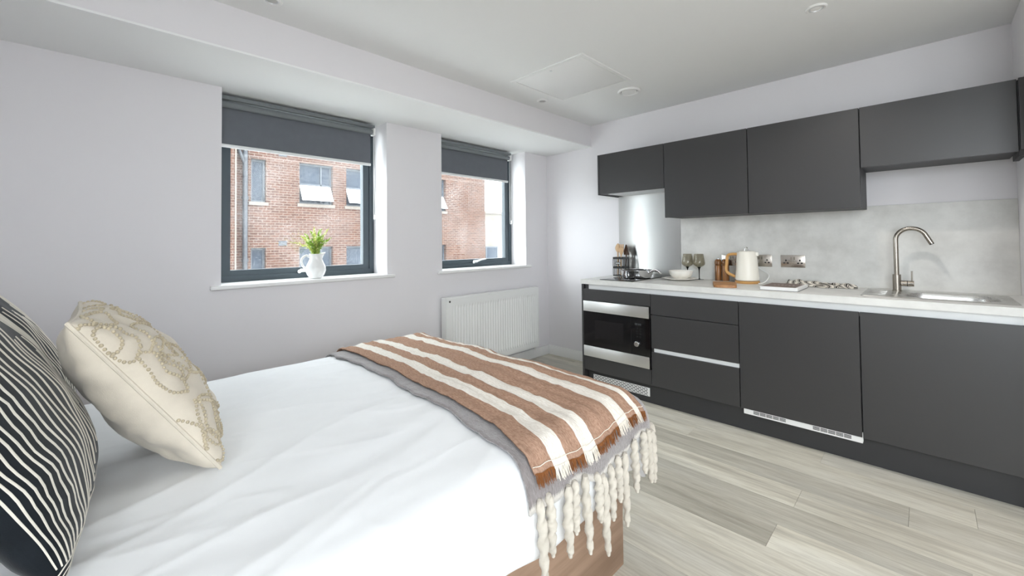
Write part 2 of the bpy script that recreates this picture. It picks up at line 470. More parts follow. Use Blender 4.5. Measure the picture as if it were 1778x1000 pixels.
def arc(c, r, a0, a1, n, plane='yz', x=0.0):
    res = []
    for i in range(n + 1):
        a = a0 + (a1 - a0) * i / n
        if plane == 'yz': res.append((x, c[0] + r * cos(a), c[1] + r * sin(a)))
        elif plane == 'xz': res.append((c[0] + r * cos(a), x, c[1] + r * sin(a)))
        else: res.append((c[0] + r * cos(a), c[1] + r * sin(a), x))
    return res
def bez(p0, p1, p2, p3, n=16):
    p0, p1, p2, p3 = map(Vector, (p0, p1, p2, p3)); o = []
    for i in range(n + 1):
        t = i / n; o.append(p0 * (1 - t) ** 3 + p1 * (3 * t * (1 - t) ** 2) + p2 * (3 * t * t * (1 - t)) + p3 * t ** 3)
    return o
def catmull(pts, n=8):
    pts = [Vector(p) for p in pts]; P = [pts[0] * 2 - pts[1]] + pts + [pts[-1] * 2 - pts[-2]]; o = []
    for i in range(1, len(P) - 2):
        for k in range(n):
            t = k / n; a, b, c_, d = P[i - 1], P[i], P[i + 1], P[i + 2]
            o.append(0.5 * ((2 * b) + (c_ - a) * t + (2 * a - 5 * b + 4 * c_ - d) * t * t + (3 * b - a - 3 * c_ + d) * t ** 3))
    o.append(P[-2]); return o

# ------------------------------------------------------------------ room dimensions (metres; corner of window wall / kitchen wall at 0,0)
H, HB, BD = 2.391, 2.174, 0.593
XL, YB, YR = -4.30, -4.60, -3.325        # head wall, back wall, kitchen end wall
SILL, RV = 0.987, 0.2155
WIN = [(-3.0017, -1.93), (-1.4118, -0.348)]
WT = 0.36

# floor: sub-floor with planks laid along the kitchen
fl = thing('floor', None, None, (0, 0, 0)); fl['kind'] = 'structure'
part('subfloor', MB().box(XL, 0, YB, 0, -0.12, -0.009), 'dark_gap', fl, smooth=0)
PW, PL = 0.181, 1.22
rows = int((0 - XL) / PW) + 1
meshes = {}
for i in range(rows):
    x1 = -0.0006 - i * PW; x0 = max(x1 - PW + 0.0008, XL)
    y = 0.0 - random.random() * PL
    edges = [0.0]
    yy = y
    while yy > YB: edges.append(yy); yy -= PL
    edges.append(YB)
    for a, b in zip(edges[:-1], edges[1:]):
        if a - b < 0.02: continue
        key = (round(x1 - x0, 4), round(a - b, 3))
        if key not in meshes:
            mb = MB().box(-(x1 - x0) / 2, (x1 - x0) / 2, -(a - b) / 2 + 0.0005, (a - b) / 2 - 0.0005, -0.009, 0)
            me = bpy.data.meshes.new('plank'); me.from_pydata(mb.v, [], mb.f); me.materials.append(MATS['plank_oak']); meshes[key] = me
        o = bpy.data.objects.new('plank', meshes[key]); C.objects.link(o); o.parent = fl
        o.location = ((x0 + x1) / 2, (a + b) / 2, 0)

struct('ceiling', MB().box(XL, 0.2, YB, WT, H, H + 0.15), 'ceiling_paint')
struct('ceiling_soffit', MB().box(XL, 0, -BD + 0.0005, WT, HB, HB + 0.01), 'ceiling_paint', label='white underside of the bulkhead')
struct('wall_bulkhead', MB().box(XL, 0, -BD, WT, HB + 0.01, H), 'wall_paint', label='boxed-in bulkhead above the windows')
mb = MB()   # window wall pieces around two openings
xs = [XL - 0.2, WIN[0][0], WIN[0][1], WIN[1][0], WIN[1][1], 0.2]
for k in range(5):
    if k % 2 == 0: mb.box(xs[k], xs[k + 1], 0, WT, -0.12, HB)
    else: mb.box(xs[k], xs[k + 1], 0, WT, -0.12, SILL - 0.025)
struct('wall_window', mb, 'wall_paint')
struct('wall_kitchen', MB().box(0, 0.2, YB - 0.2, 0, -0.12, H + 0.1), 'wall_paint')
struct('wall_right', MB().box(-0.72, 0, YR - 0.12, YR, 0, H), 'wall_paint')
HW = (-4.55, -3.20, 0.60, 2.34)   # unseen opening added in the head wall to send fill daylight at the kitchen
struct('wall_head', MB().box(XL - 0.2, XL, HW[1], 0, -0.12, H + 0.1).box(XL - 0.2, XL, YB - 0.2, HW[0], -0.12, H + 0.1).box(XL - 0.2, XL, HW[0], HW[1], -0.12, HW[2]).box(XL - 0.2, XL, HW[0], HW[1], HW[3], H + 0.1), 'wall_paint')
BW = (-4.05, -2.80, 1.10, 2.25)   # opening added in the wall behind the camera to let in fill daylight
mb = MB().box(XL, BW[0], YB - 0.2, YB, -0.12, H).box(BW[1], 0, YB - 0.2, YB, -0.12, H).box(BW[0], BW[1], YB - 0.2, YB, -0.12, BW[2]).box(BW[0], BW[1], YB - 0.2, YB, BW[3], H)
struct('wall_back', mb, 'wall_paint')

def baseboard(name, segs):
    mb = MB()
    for (x0, x1, y0, y1) in segs: mb.bbox(x0, x1, y0, y1, 0.0, 0.1, 0.004)
    return struct(name, mb, 'gloss_white', 0.5)
baseboard('baseboard_window', [(XL, 0, -0.015, 0)])
baseboard('baseboard_kitchen', [(-0.015, 0, -0.884, -0.015)])
baseboard('baseboard_head', [(XL, XL + 0.015, YB, -0.015)])
baseboard('baseboard_back', [(XL + 0.015, 0, YB, YB + 0.015)])

# windows -----------------------------------------------------------------
def ring(mb, x0, x1, z0, z1, wd, y0, y1, wb=None):
    """rectangular picture-frame of bars in the xz plane, one connected mesh"""
    wb = wd if wb is None else wb
    o = [(x0, z0), (x1, z0), (x1, z1), (x0, z1)]; i = [(x0 + wd, z0 + wb), (x1 - wd, z0 + wb), (x1 - wd, z1 - wd), (x0 + wd, z1 - wd)]
    n = len(mb.v)
    for y in (y0, y1):
        mb.v += [(a, y, b) for a, b in o] + [(a, y, b) for a, b in i]
    for k in range(4):
        j = (k + 1) % 4
        mb.f += [(n + k, n + j, n + 4 + j, n + 4 + k), (n + 8 + k, n + 12 + k, n + 12 + j, n + 8 + j), (n + k, n + 8 + k, n + 8 + j, n + j), (n + 4 + k, n + 4 + j, n + 12 + j, n + 12 + k)]
    return mb
def window(idx, x0, x1, z0, z1, handle_x):
    r = thing('window_%d' % idx, None, None, ((x0 + x1) / 2, RV, z0)); r['kind'] = 'structure'
    part('frame', ring(MB(), x0, x1, z0, z1, 0.038, RV, RV + 0.065), 'frame_grey', r, smooth=0)
    part('sash', ring(MB(), x0 + 0.040, x1 - 0.040, z0 + 0.031, z1 - 0.040, 0.048, RV + 0.006, RV + 0.055, 0.044), 'frame_grey', r, smooth=0)
    part('gasket', ring(MB(), x0 + 0.036, x1 - 0.036, z0 + 0.028, z1 - 0.036, 0.006, RV + 0.012, RV + 0.03), 'black_matt', r, smooth=0)
    part('pane', MB().box(x0 + 0.082, x1 - 0.082, RV + 0.030, RV + 0.034, z0 + 0.07, z1 - 0.082), 'window_glass', r, smooth=0)
    h = part('handle', MB().bbox(handle_x - 0.02, handle_x + 0.02, RV - 0.022, RV + 0.008, z0 + 0.040, z0 + 0.064, 0.006), 'white_plastic', r, 'white cockspur handle')
    part('lever', MB().tube([(handle_x + 0.01, RV - 0.024, z0 + 0.055), (handle_x + 0.06, RV - 0.03, z0 + 0.068), (handle_x + 0.125, RV - 0.026, z0 + 0.074)], [0.010, 0.008, 0.006], 10), 'white_plastic', h)
    part('knuckle', MB().sphere((handle_x - 0.028, RV - 0.02, z0 + 0.046), 0.013, 12, 8), 'white_plastic', h)
    return r
window(1, WIN[0][0], WIN[0][1], SILL, HB, -2.475)
window(2, WIN[1][0], WIN[1][1], SILL, HB, -0.865)
for k, (a, b) in enumerate(WIN):
    struct('trim_%d' % (k + 1), MB().bbox(a - 0.055, b + 0.055, -0.032, 0.0, SILL - 0.025, SILL, 0.006, 3).box(a, b, -0.006, RV, SILL - 0.025, SILL), 'gloss_white', 0.5, label='white window sill board')
    portal('daylight_portal', ((a + b) / 2, WT + 0.02, (SILL + HB) / 2), (radians(-90), 0, 0), b - a, HB - SILL)
r = thing('window_3', None, None, (-3.3, YB, 0)); r['kind'] = 'structure'  # added window out of view, there only for fill light
part('frame', ring(MB(), BW[0], BW[1], BW[2], BW[3], 0.06, YB - 0.14, YB - 0.07), 'frame_grey', r, smooth=0)
portal('daylight_portal', ((BW[0] + BW[1]) / 2, YB - 0.22, (BW[2] + BW[3]) / 2), (radians(90), 0, 0), BW[1] - BW[0], BW[3] - BW[2])

r = thing('window_4', None, None, (XL, -3.7, 0)); r['kind'] = 'structure'  # second added window out of view, brightens the kitchen wall
m4 = ring(MB(), HW[0], HW[1], HW[2], HW[3], 0.06, 0.07, 0.14); m4.v = [(XL - b, a, c_) for a, b, c_ in m4.v]
part('frame', m4, 'frame_grey', r, smooth=0)
portal('daylight_portal', (XL - 0.22, (HW[0] + HW[1]) / 2, (HW[2] + HW[3]) / 2), (0, radians(-90), 0), HW[3] - HW[2], HW[1] - HW[0])

# ------------------------------------------------------------------ roller blinds
def blind(x0, x1, zb, label):
    y = 0.105
    r = thing('roller_blind', label, 'blind', ((x0 + x1) / 2, y, zb), 'roller blinds in the window recesses')
    part('headrail', MB().bbox(x0 - 0.004, x1 + 0.022, y - 0.022, y + 0.05, 2.132, 2.156, 0.002), 'blind_tube', r)
    part('tube', MB().cyl((x0, y, 2.104), (x1 + 0.006, y, 2.104), 0.0205, 24), 'blind_tube', r)
    mb = MB().box(x0 + 0.004, x1, y + 0.012, y + 0.0135, zb, 2.11)
    part('fabric', mb, 'blind_grey', r, smooth=0)
    part('bottom_bar', MB().bbox(x0 + 0.002, x1 + 0.002, y + 0.004, y + 0.02, zb - 0.021, zb, 0.004), 'rail_white', r, 'white bottom bar')
    part('bracket', MB().bbox(x1 + 0.010, x1 + 0.028, y - 0.026, y + 0.03, 2.078, 2.134, 0.005), 'white_plastic', r, 'white end bracket')
    ch = [(x1 + 0.02 + 0.004 * sin(i * 0.3), y - 0.024, 2.08 - 0.66 * i / 30) for i in range(31)]
    ch += [(x1 + 0.02, y - 0.012, 1.415)] + [(x1 + 0.02, y + 0.0, 1.42 + 0.66 * i / 30) for i in range(31)]
    part('chain', MB().tube(ch, 0.0022, 6), 'white_plastic', r, 'white pull chain')
    part('chain_clip', MB().bbox(x1 + 0.015, x1 + 0.026, y - 0.03, y - 0.018, 1.42, 1.45, 0.002), 'white_plastic', r)
blind(-2.997, -2.006, 1.858, 'grey roller blind half down over the window with the plant jug')
blind(-1.407, -0.492, 1.868, 'grey roller blind half down over the window above the radiator')

# ------------------------------------------------------------------ radiator
RX0, RX1, RZ0, RZ1 = -1.446, -0.268, 0.145, 0.760
r = thing('radiator', 'white ribbed panel radiator on the wall under the window', 'radiator', ((RX0 + RX1) / 2, 0, RZ0))
nx = 340; rowsz = [RZ0, RZ0 + 0.035, RZ0 + 0.05, RZ0 + 0.07, RZ1 - 0.10, RZ1 - 0.08, RZ1 - 0.065, RZ1 - 0.03, RZ1 - 0.012]
wz = [0, 0, 0, 1, 1, 0, 0, 0, 0]
rows_ = []
nr = 34; pitch = (RX1 - RX0 - 0.105) / nr
for z, k in zip(rowsz, wz):
    row = []
    for i in range(nx + 1):
        x = RX0 + (RX1 - RX0) * i / nx
        u = (x - (RX0 + 0.075)) / pitch
        d = 0.0
        if 0 <= u <= nr:
            f = u % 1.0; s_ = 0.5 - 0.5 * cos(2 * pi * f); d = -0.0085 * (1 if s_ > 0.62 else (s_ / 0.62) ** 1.5)
            d = -0.0085 - d
        row.append((x, -0.0985 - 0.0 + (-(d) if False else 0) - k * 0.0 + (0.0125 * (1 if 0 <= u <= nr and s_ < 0.35 else (max(0, 1 - (s_ - 0.35) / 0.3) if 0 <= u <= nr else 0))) * k, z))
    rows_.append(row)
part('front_panel', MB().grid(rows_), 'rad_white', r, smooth=1.2)
part('top_grille', MB().bbox(RX0, RX1, -0.099, -0.032, RZ1 - 0.014, RZ1, 0.004), 'rad_white', r)
for x0, x1 in ((RX0, RX0 + 0.004), (RX1 - 0.004, RX1)):
    part('side_panel', MB().bbox(x0, x1, -0.0985, -0.032, RZ0, RZ1 - 0.01, 0.0015), 'rad_white', r)
part('rear_panel', MB().box(RX0 + 0.01, RX1 - 0.01, -0.045, -0.035, RZ0 + 0.01, RZ1 - 0.03), 'rad_white', r, smooth=0)
part('bottom_rail', MB().box(RX0 + 0.002, RX1 - 0.002, -0.097, -0.07, RZ0 - 0.001, RZ0 + 0.004), 'rad_white', r, smooth=0)
for x in (-1.2, -0.55):
    part('wall_bracket', MB().box(x - 0.02, x + 0.02, -0.036, 0.0, RZ0 + 0.05, RZ1 - 0.05), 'white_plastic', r, smooth=0)
vv = part('vent_plug', MB().cyl((-1.411, -0.098, 0.727), (-1.411, -0.106, 0.727), 0.009, 16), 'chrome', r, 'small chrome air vent plug')
part('slot', MB().cyl((-1.411, -0.1055, 0.723), (-1.411, -0.108, 0.723), 0.0055, 12), 'black_matt', vv)
part('valve', MB().cyl((RX1 - 0.03, -0.065, RZ0 + 0.004), (RX1 - 0.03, -0.065, RZ0 - 0.03), 0.014, 16).cyl((RX1 - 0.03, -0.065, RZ0 - 0.028), (RX1 - 0.03, -0.002, RZ0 - 0.028), 0.0085, 12), 'chrome', r, 'dark valve at the lower corner')

# ------------------------------------------------------------------ ceiling fittings
r = thing('ceiling_hatch', 'square white access hatch set into the ceiling', 'hatch', (-1.11, -1.175, H))
hx0, hx1, hy0, hy1 = -1.415, -0.808, -1.49, -0.86
def ring_xy(mb, x0, x1, y0, y1, wd, z0, z1):
    m2 = ring(MB(), x0, x1, y0, y1, wd, z0, z1); mb.f += [tuple(len(mb.v) + i for i in f) for f in m2.f]; mb.v += [(a, c_, b) for a, b, c_ in m2.v]; return mb
part('hatch_frame', ring_xy(MB(), hx0, hx1, hy0, hy1, 0.028, H - 0.007, H), 'gloss_white', r, smooth=0)
part('shadow_gap', MB().box(hx0 + 0.027, hx1 - 0.027, hy0 + 0.027, hy1 - 0.027, H - 0.0015, H - 0.001), 'alu', r, smooth=0)
part('door_panel', MB().bbox(hx0 + 0.031, hx1 - 0.031, hy0 + 0.031, hy1 - 0.031, H - 0.006, H - 0.002, 0.001), 'gloss_white', r)
part('lock', MB().cyl((-1.355, -1.19, H - 0.006), (-1.355, -1.19, H - 0.008), 0.009, 16), 'alu', r)
def downlight(x, y, label, lit=True):
    r = thing('downlight', label, 'ceiling light', (x, y, H), 'recessed ceiling spotlights')
    part('bezel', MB().lathe((x, y, H), [(0.046, 0), (0.046, -0.004), (0.040, -0.008), (0.031, -0.007), (0.029, -0.001)], 28), 'gloss_white', r)
    part('inner_ring', MB().lathe((x, y, H), [(0.029, -0.001), (0.030, -0.0062), (0.026, -0.0062), (0.024, -0.002)], 28), 'alu', r)
    part('lens', MB().lathe((x, y, H), [(0.0245, -0.003), (0.012, -0.0045), (0.0, -0.005)], 24), 'lamp_lens' if lit else 'lens_glass', r)
    if not lit: return
    d = bpy.data.lights.new('downlight_beam', 'SPOT'); d.energy = LAMP; d.color = (1.0, 0.955, 0.90); d.shadow_soft_size = 0.02
    d.spot_size = radians(135); d.spot_blend = 0.9
    lo = bpy.data.objects.new('downlight_beam', d); C.objects.link(lo); lo.location = (x, y, H - 0.03); lo.parent = None
downlight(-0.967, -2.602, 'small recessed ceiling spotlight above the sink end of the kitchen')
downlight(-0.932, -0.752, 'small recessed ceiling spotlight between the hatch and the bulkhead', False)
downlight(-2.945, -0.788, 'small recessed ceiling spotlight at the top edge near the wide window', False)
downlight(-0.967, -4.10, 'small recessed ceiling spotlight behind the kitchen end wall')
r = thing('extract_vent', 'round white ceiling air vent beside the square hatch', 'vent', (-0.61, -1.36, H))
part('rim', MB().lathe((-0.61, -1.36, H), [(0.086, 0), (0.087, -0.006), (0.080, -0.014), (0.070, -0.014), (0.064, -0.006), (0.062, 0)], 36), 'white_plastic', r)
part('disc', MB().lathe((-0.61, -1.36, H), [(0.056, -0.004), (0.056, -0.011), (0.045, -0.014), (0.0, -0.014)], 32), 'white_plastic', r)
part('throat', MB().lathe((-0.61, -1.36, H), [(0.064, -0.002), (0.0, -0.002)], 32), 'lens_glass', r)

# ------------------------------------------------------------------ kitchen
D, E0, HB_, HT = 0.608, 0.902, 0.868, 0.906
ZB, ZT = 0.151, 0.826
def Y(k): return -E0 - 0.6 * k
G = 0.0024
def front(mb, k0, k1, z0, z1, x=-D, th=0.018):
    return mb.bbox(x, x + th, Y(k1) + G, Y(k0) - G, z0, z1, 0.0012, 1)
def carcass(r, k, z0=ZB - 0.005, z1=0.80, x=-D + 0.022, name='carcass'):
    part(name, MB().box(x, -0.02, Y(k + 1) + 0.0006, Y(k) - 0.0006, z0, z1), 'cab_side', r, smooth=0)
# microwave housing
r = thing('base_cabinet', 'grey base cabinet housing the built-in microwave at the left end of the kitchen', 'cabinet', (-0.3, Y(0.5), 0), 'grey handleless base cabinets')
mb = MB().box(-D + 0.022, -0.02, Y(1) + 0.001, Y(0) - 0.001, ZB - 0.005, 0.262).box(-D + 0.022, -0.02, Y(1) + 0.001, Y(0) - 0.001, 0.735, 0.80).box(-0.04, -0.02, Y(1) + 0.001, Y(0) - 0.001, 0.262, 0.735)
part('carcass', mb, 'cab_side', r, smooth=0)
part('end_panel', MB().bbox(-D, -0.001, Y(0) + 0.001, Y(0) + 0.019, 0.0, HB_ - 0.0005, 0.001, 1), 'cab_grey', r)
part('top_fascia', front(MB(), 0, 1, 0.733, ZT), 'cab_grey', r)
part('bottom_fascia', front(MB(), 0, 1, ZB, 0.264), 'cab_grey', r)
# microwave
r = thing('microwave', 'built-in black glass microwave with two stainless steel strips', 'microwave', (-0.4, Y(0.5), 0.268))
y0, y1 = Y(0) - 0.003, Y(1) + 0.003
part('body', MB().box(-D + 0.018, -0.06, y1 + 0.004, y0 - 0.004, 0.27, 0.728), 'black_matt', r, smooth=0)
dr = part('door_glass', MB().bbox(-D - 0.006, -D + 0.012, y1, y0, 0.3565, 0.6425, 0.001, 1), 'black_glass', r)
part('window', MB().bbox(-D - 0.0068, -D - 0.004, -1.277, -1.016, 0.428, 0.577, 0.0004, 1), 'dark_window', dr)
part('door_seam', MB().box(-D - 0.0066, -D - 0.004, -1.3445, -1.3435, 0.3575, 0.6415), 'black_matt', dr, smooth=0)
part('top_strip', MB().bbox(-D - 0.010, -D + 0.012, y1 + 0.006, y0, 0.643, 0.729, 0.0015), 'steel_y', r, 'stainless steel strip')
part('bottom_strip', MB().bbox(-D - 0.010, -D + 0.012, y1 + 0.006, y0, 0.270, 0.356, 0.0015), 'steel_y', r, 'stainless steel strip')
part('knob', MB().lathe((0, 0, 0), [(0.0, 0.022), (0.017, 0.022), (0.0195, 0.019), (0.0205, 0.0), (0.022, 0.0)], 28).xform(Matrix.Translation((-D - 0.006, -1.396, 0.443)) @ Matrix.Rotation(radians(-90), 4, 'Y')), 'chrome', r, 'round metal knob')
ds = part('display', MB().bbox(-D - 0.0068, -D - 0.004, -1.431, -1.372, 0.580, 0.602, 0.0004, 1), 'dark_window', r)
mb = MB()
def seg7(mb, y, z, w_, h_, ch, x):
    S = {'8': 'abcdefg', '0': 'abcdef'}[ch]; t_ = 0.0016
    for c_ in S:
        q = {'a': (0, w_, h_, h_), 'd': (0, w_, 0, 0), 'g': (0, w_, h_ / 2, h_ / 2), 'b': (w_, w_, h_ / 2, h_), 'c': (w_, w_, 0, h_ / 2), 'e': (0, 0, 0, h_ / 2), 'f': (0, 0, h_ / 2, h_)}[c_]
        mb.box(x, x - 0.0004, y - q[0] + t_ / 2, y - q[1] - t_ / 2, z + q[2] - t_ / 2, z + q[3] + t_ / 2)
for i in range(4): seg7(mb, -1.380 - i * 0.012 - (0.003 if i > 1 else 0), 0.585, 0.0065, 0.012, '8', -D - 0.0068)
part('digits', mb, 'display_digits', ds, smooth=0)
for i in range(4):
    for j in range(2):
        part('button', MB().bbox(-D - 0.0066, -D - 0.004, -1.395 - j * 0.024 + 0.008, -1.395 - j * 0.024 - 0.008, 0.553 - i * 0.021, 0.563 - i * 0.021, 0.0005, 1), 'dark_window', r)
# drawers
r = thing('drawer_cabinet', 'grey three-drawer base cabinet beside the microwave', 'cabinet', (-0.3, Y(1.5), 0), 'grey handleless base cabinets')
carcass(r, 1)
for z0, z1 in ((0.6765, ZT), (0.4285, 0.6725), (ZB, 0.3995)):
    part('drawer', front(MB(), 1, 2, z0, z1), 'cab_grey', r)
part('grip_channel', MB().box(-D + 0.012, -D + 0.022, Y(2) + 0.004, Y(1) - 0.018, 0.399, 0.432), 'rail_white', r, 'pale metal grip channel', smooth=0)
part('channel_cap', MB().box(-D + 0.004, -D + 0.022, Y(1) - 0.018, Y(1) - 0.003, 0.400, 0.428), 'black_matt', r, smooth=0)
# integrated appliance
r = thing('fridge_cabinet', 'grey full-height-door base cabinet with white vent strip at its foot', 'cabinet', (-0.3, Y(2.5), 0), 'grey handleless base cabinets')
carcass(r, 2)
part('door', front(MB(), 2, 3, ZB + 0.002, ZT), 'cab_grey', r)
vg = part('vent_strip', MB().bbox(-D + 0.006, -D + 0.03, -2.7015, -2.12, 0.120, ZB + 0.001, 0.001, 1).box(-D + 0.004, -D + 0.016, -2.7035, -2.7005, 0.13, 0.178), 'white_plastic', r, 'white ventilation strip')
for (a, b) in ((-2.173, -2.349), (-2.479, -2.655)):
    n_ = 5; st_ = (b - a) / n_
    for i in range(n_):
        for j in range(3):
            part('slot', MB().box(-D + 0.0055, -D + 0.0075, a + st_ * i - 0.0015, a + st_ * (i + 1) + 0.0015, 0.1295 + j * 0.0068, 0.1335 + j * 0.0068), 'dark_gap', vg, smooth=0)
# sink unit
r = thing('sink_cabinet', 'grey base cabinet with single plain door under the sink', 'cabinet', (-0.3, Y(3.5), 0), 'grey handleless base cabinets')
part('carcass', MB().box(-D + 0.022, -D + 0.04, Y(4) + 0.001, Y(3) - 0.001, ZB - 0.005, 0.80).box(-0.04, -0.02, Y(4) + 0.001, Y(3) - 0.001, ZB - 0.005, 0.70).box(-D + 0.04, -0.04, Y(4) + 0.001, Y(3) - 0.001, ZB - 0.005, ZB + 0.013), 'cab_side', r, smooth=0)
part('door', front(MB(), 3, 4, ZB, ZT), 'cab_grey', r)
part('end_filler', MB().box(-D + 0.002, -D + 0.018, YR, Y(4) - 0.001, ZB, ZT), 'cab_grey', r, smooth=0)
# plinth with vent grille
r = thing('plinth', 'dark grey kickboard running under the base cabinets', 'plinth', (-0.558, -2.1, 0))
part('board', MB().box(-0.558, -0.542, YR, Y(0) - 0.002, 0, 0.1455), 'plinth_grey', r, smooth=0)
vg = part('vent_grille', MB().bbox(-0.5605, -0.557, -1.462, -0.96, 0.046, 0.110, 0.0008, 1), 'white_plastic', r, 'white perforated vent grille')
mb = MB(); i = 0
yv = -0.975
while yv > -1.450:
    for j in range(5):
        zc = 0.0545 + j * 0.0117; s_ = 1 if (i + j) % 2 == 0 else -1
        n = len(mb.v); a = radians(30) * s_
        for (p_, q_) in ((-0.0078, -0.0022), (0.0078, -0.0022), (0.0078, 0.0022), (-0.0078, 0.0022)):
            mb.v.append((-0.5609, yv + p_ * cos(a) - q_ * sin(a), zc + p_ * sin(a) + q_ * cos(a)))
        mb.f.append((n, n + 1, n + 2, n + 3))
    yv -= 0.0165; i += 1
part('perforations', mb, 'dark_gap', vg, smooth=0, stuff=True)
# handle rail under worktop
r = thing('handle_rail', 'white handle channel running between worktop and cabinet fronts', 'rail', (-0.57, -2.1, 0.8))
part('channel', MB().box(-D + 0.026, -D + 0.030, YR, -0.938, 0.802, HB_ - 0.0005).box(-D + 0.0195, -D + 0.026, YR, -0.938, 0.802, 0.806), 'rail_white', r, smooth=0)
part('end_cap', MB().box(-D + 0.02, -D + 0.032, -0.938, Y(0) - 0.002, 0.828, HB_ - 0.0005), 'cab_side', r, 'brown-grey end cap', smooth=0)
# worktop with a cut-out for the bowl
SBx0, SBx1, SBy0, SBy1 = -0.470, -0.155, -3.232, -2.872
mb = MB()
xs = [-0.62, SBx0, SBx1, -0.0]; ys = [YR, SBy0, SBy1, -0.882]
for zi in (HB_, HT):
    for x in xs:
        for y in ys: mb.v.append((x, y, zi))
def gi(z, i, j): return z * 16 + i * 4 + j
for i in range(3):
    for j in range(3):
        if (i, j) == (1, 1): continue
        for z in (0, 1): mb.f.append((gi(z, i, j), gi(z, i + 1, j), gi(z, i + 1, j + 1), gi(z, i, j + 1)))
for i in range(3):
    mb.f += [(gi(0, i, 0), gi(0, i + 1, 0), gi(1, i + 1, 0), gi(1, i, 0)), (gi(0, i, 3), gi(0, i + 1, 3), gi(1, i + 1, 3), gi(1, i, 3)), (gi(0, 0, i), gi(0, 0, i + 1), gi(1, 0, i + 1), gi(1, 0, i)), (gi(0, 3, i), gi(0, 3, i + 1), gi(1, 3, i + 1), gi(1, 3, i))]
for a, b in (((1, 1), (2, 1)), ((2, 1), (2, 2)), ((2, 2), (1, 2)), ((1, 2), (1, 1))):
    mb.f.append((gi(0, *a), gi(0, *b), gi(1, *b), gi(1, *a)))
solo('worktop', mb, 'worktop_lam', 'long pale grey stone-effect kitchen worktop', 'worktop', (0, -2.1, HB_), smooth=0)
solo('splashback', MB().bbox(-0.010, -0.0005, YR + 0.0005, -1.4885, HT, 1.432, 0.0008, 1), 'splash_lam', 'pale concrete-effect splashback panel behind the sink and kettle', 'splashback', (0, -2.4, HT))
solo('steel_splashback', MB().bbox(-0.007, -0.0005, -1.4865, -0.897, HT, 1.655, 0.0008, 1), 'steel_splash', 'brushed stainless steel splashback panel behind the hob', 'splashback', (0, -1.2, HT))
# wall cabinets
DC, CT = 0.34, 1.999
def wallcab(k, zb, label, left=False, body_zb=None, side='cab_side'):
    r = thing('wall_cabinet', label, 'cabinet', (-0.17, Y(k + 0.5), zb), 'grey wall cabinets')
    bz = zb + 0.004 if body_zb is None else body_zb
    part('carcass', MB().box(-DC + 0.02, -0.001, Y(k + 1) + 0.0006, Y(k) - 0.0006, bz, CT - 0.001), side, r, smooth=0)
    part('door', MB().bbox(-DC, -DC + 0.018, Y(k + 1) + G, Y(k) - G, zb, CT, 0.0012, 1), 'cab_grey', r)
    return r
r = wallcab(0, 1.643, 'short grey wall cabinet above the hob and steel splashback', body_zb=1.675)
part('end_panel', MB().bbox(-DC, -0.001, Y(0) + 0.001, Y(0) + 0.017, 1.640, CT, 0.001, 1), 'cab_side', r)
wallcab(1, 1.406, 'tall grey wall cabinet between the hob cabinet and the other tall one')
wallcab(2, 1.406, 'tall grey wall cabinet next to the raised short one on the right')
r = wallcab(3, 1.641, 'short grey wall cabinet above the sink and tap', body_zb=1.650)
r = thing('filler_panel', 'dark grey filler strip between the right wall cabinet and end wall', 'filler panel', (-0.2, -3.313, 1.62))
part('strip', MB().box(-DC - 0.004, -DC + 0.016, YR, Y(4) - 0.004, 1.650, CT + 0.004), 'cab_grey', r, smooth=0)
part('return_strip', MB().box(-DC + 0.0165, -0.10, YR + 0.0005, Y(4) - 0.001, 1.622, CT - 0.002), 'cab_side', r, smooth=0)
r = thing('extractor_hood', 'steel underside of extractor hood beneath the short cabinet over the hob', 'extractor hood', (-0.17, Y(0.5), 1.645))
part('housing', MB().bbox(-DC + 0.022, -0.012, Y(1) + 0.004, Y(0) - 0.045, 1.648, 1.674, 0.002, 1), 'steel_y', r)
part('filter', MB().bbox(-DC + 0.07, -0.06, Y(1) + 0.03, Y(0) - 0.08, 1.6465, 1.650, 0.001, 1), 'alu', r)
part('side_filler', MB().box(-DC + 0.022, -0.012, Y(0) - 0.044, Y(0) - 0.001, 1.646, 1.674), 'black_matt', r, smooth=0)

# hob
r = thing('induction_hob', 'narrow black glass induction hob set in the worktop', 'hob', (-0.32, -1.19, HT))
part('glass', MB().bbox(-0.575, -0.065, -1.340, -1.043, HT, HT + 0.006, 0.002, 2), 'black_glass', r)
for x in (-0.44, -0.2):
    part('cooking_zone', MB().lathe((x, -1.19, HT + 0.0062), [(0.088, 0), (0.090, 0.0002), (0.092, 0)], 40), 'display_digits', r)

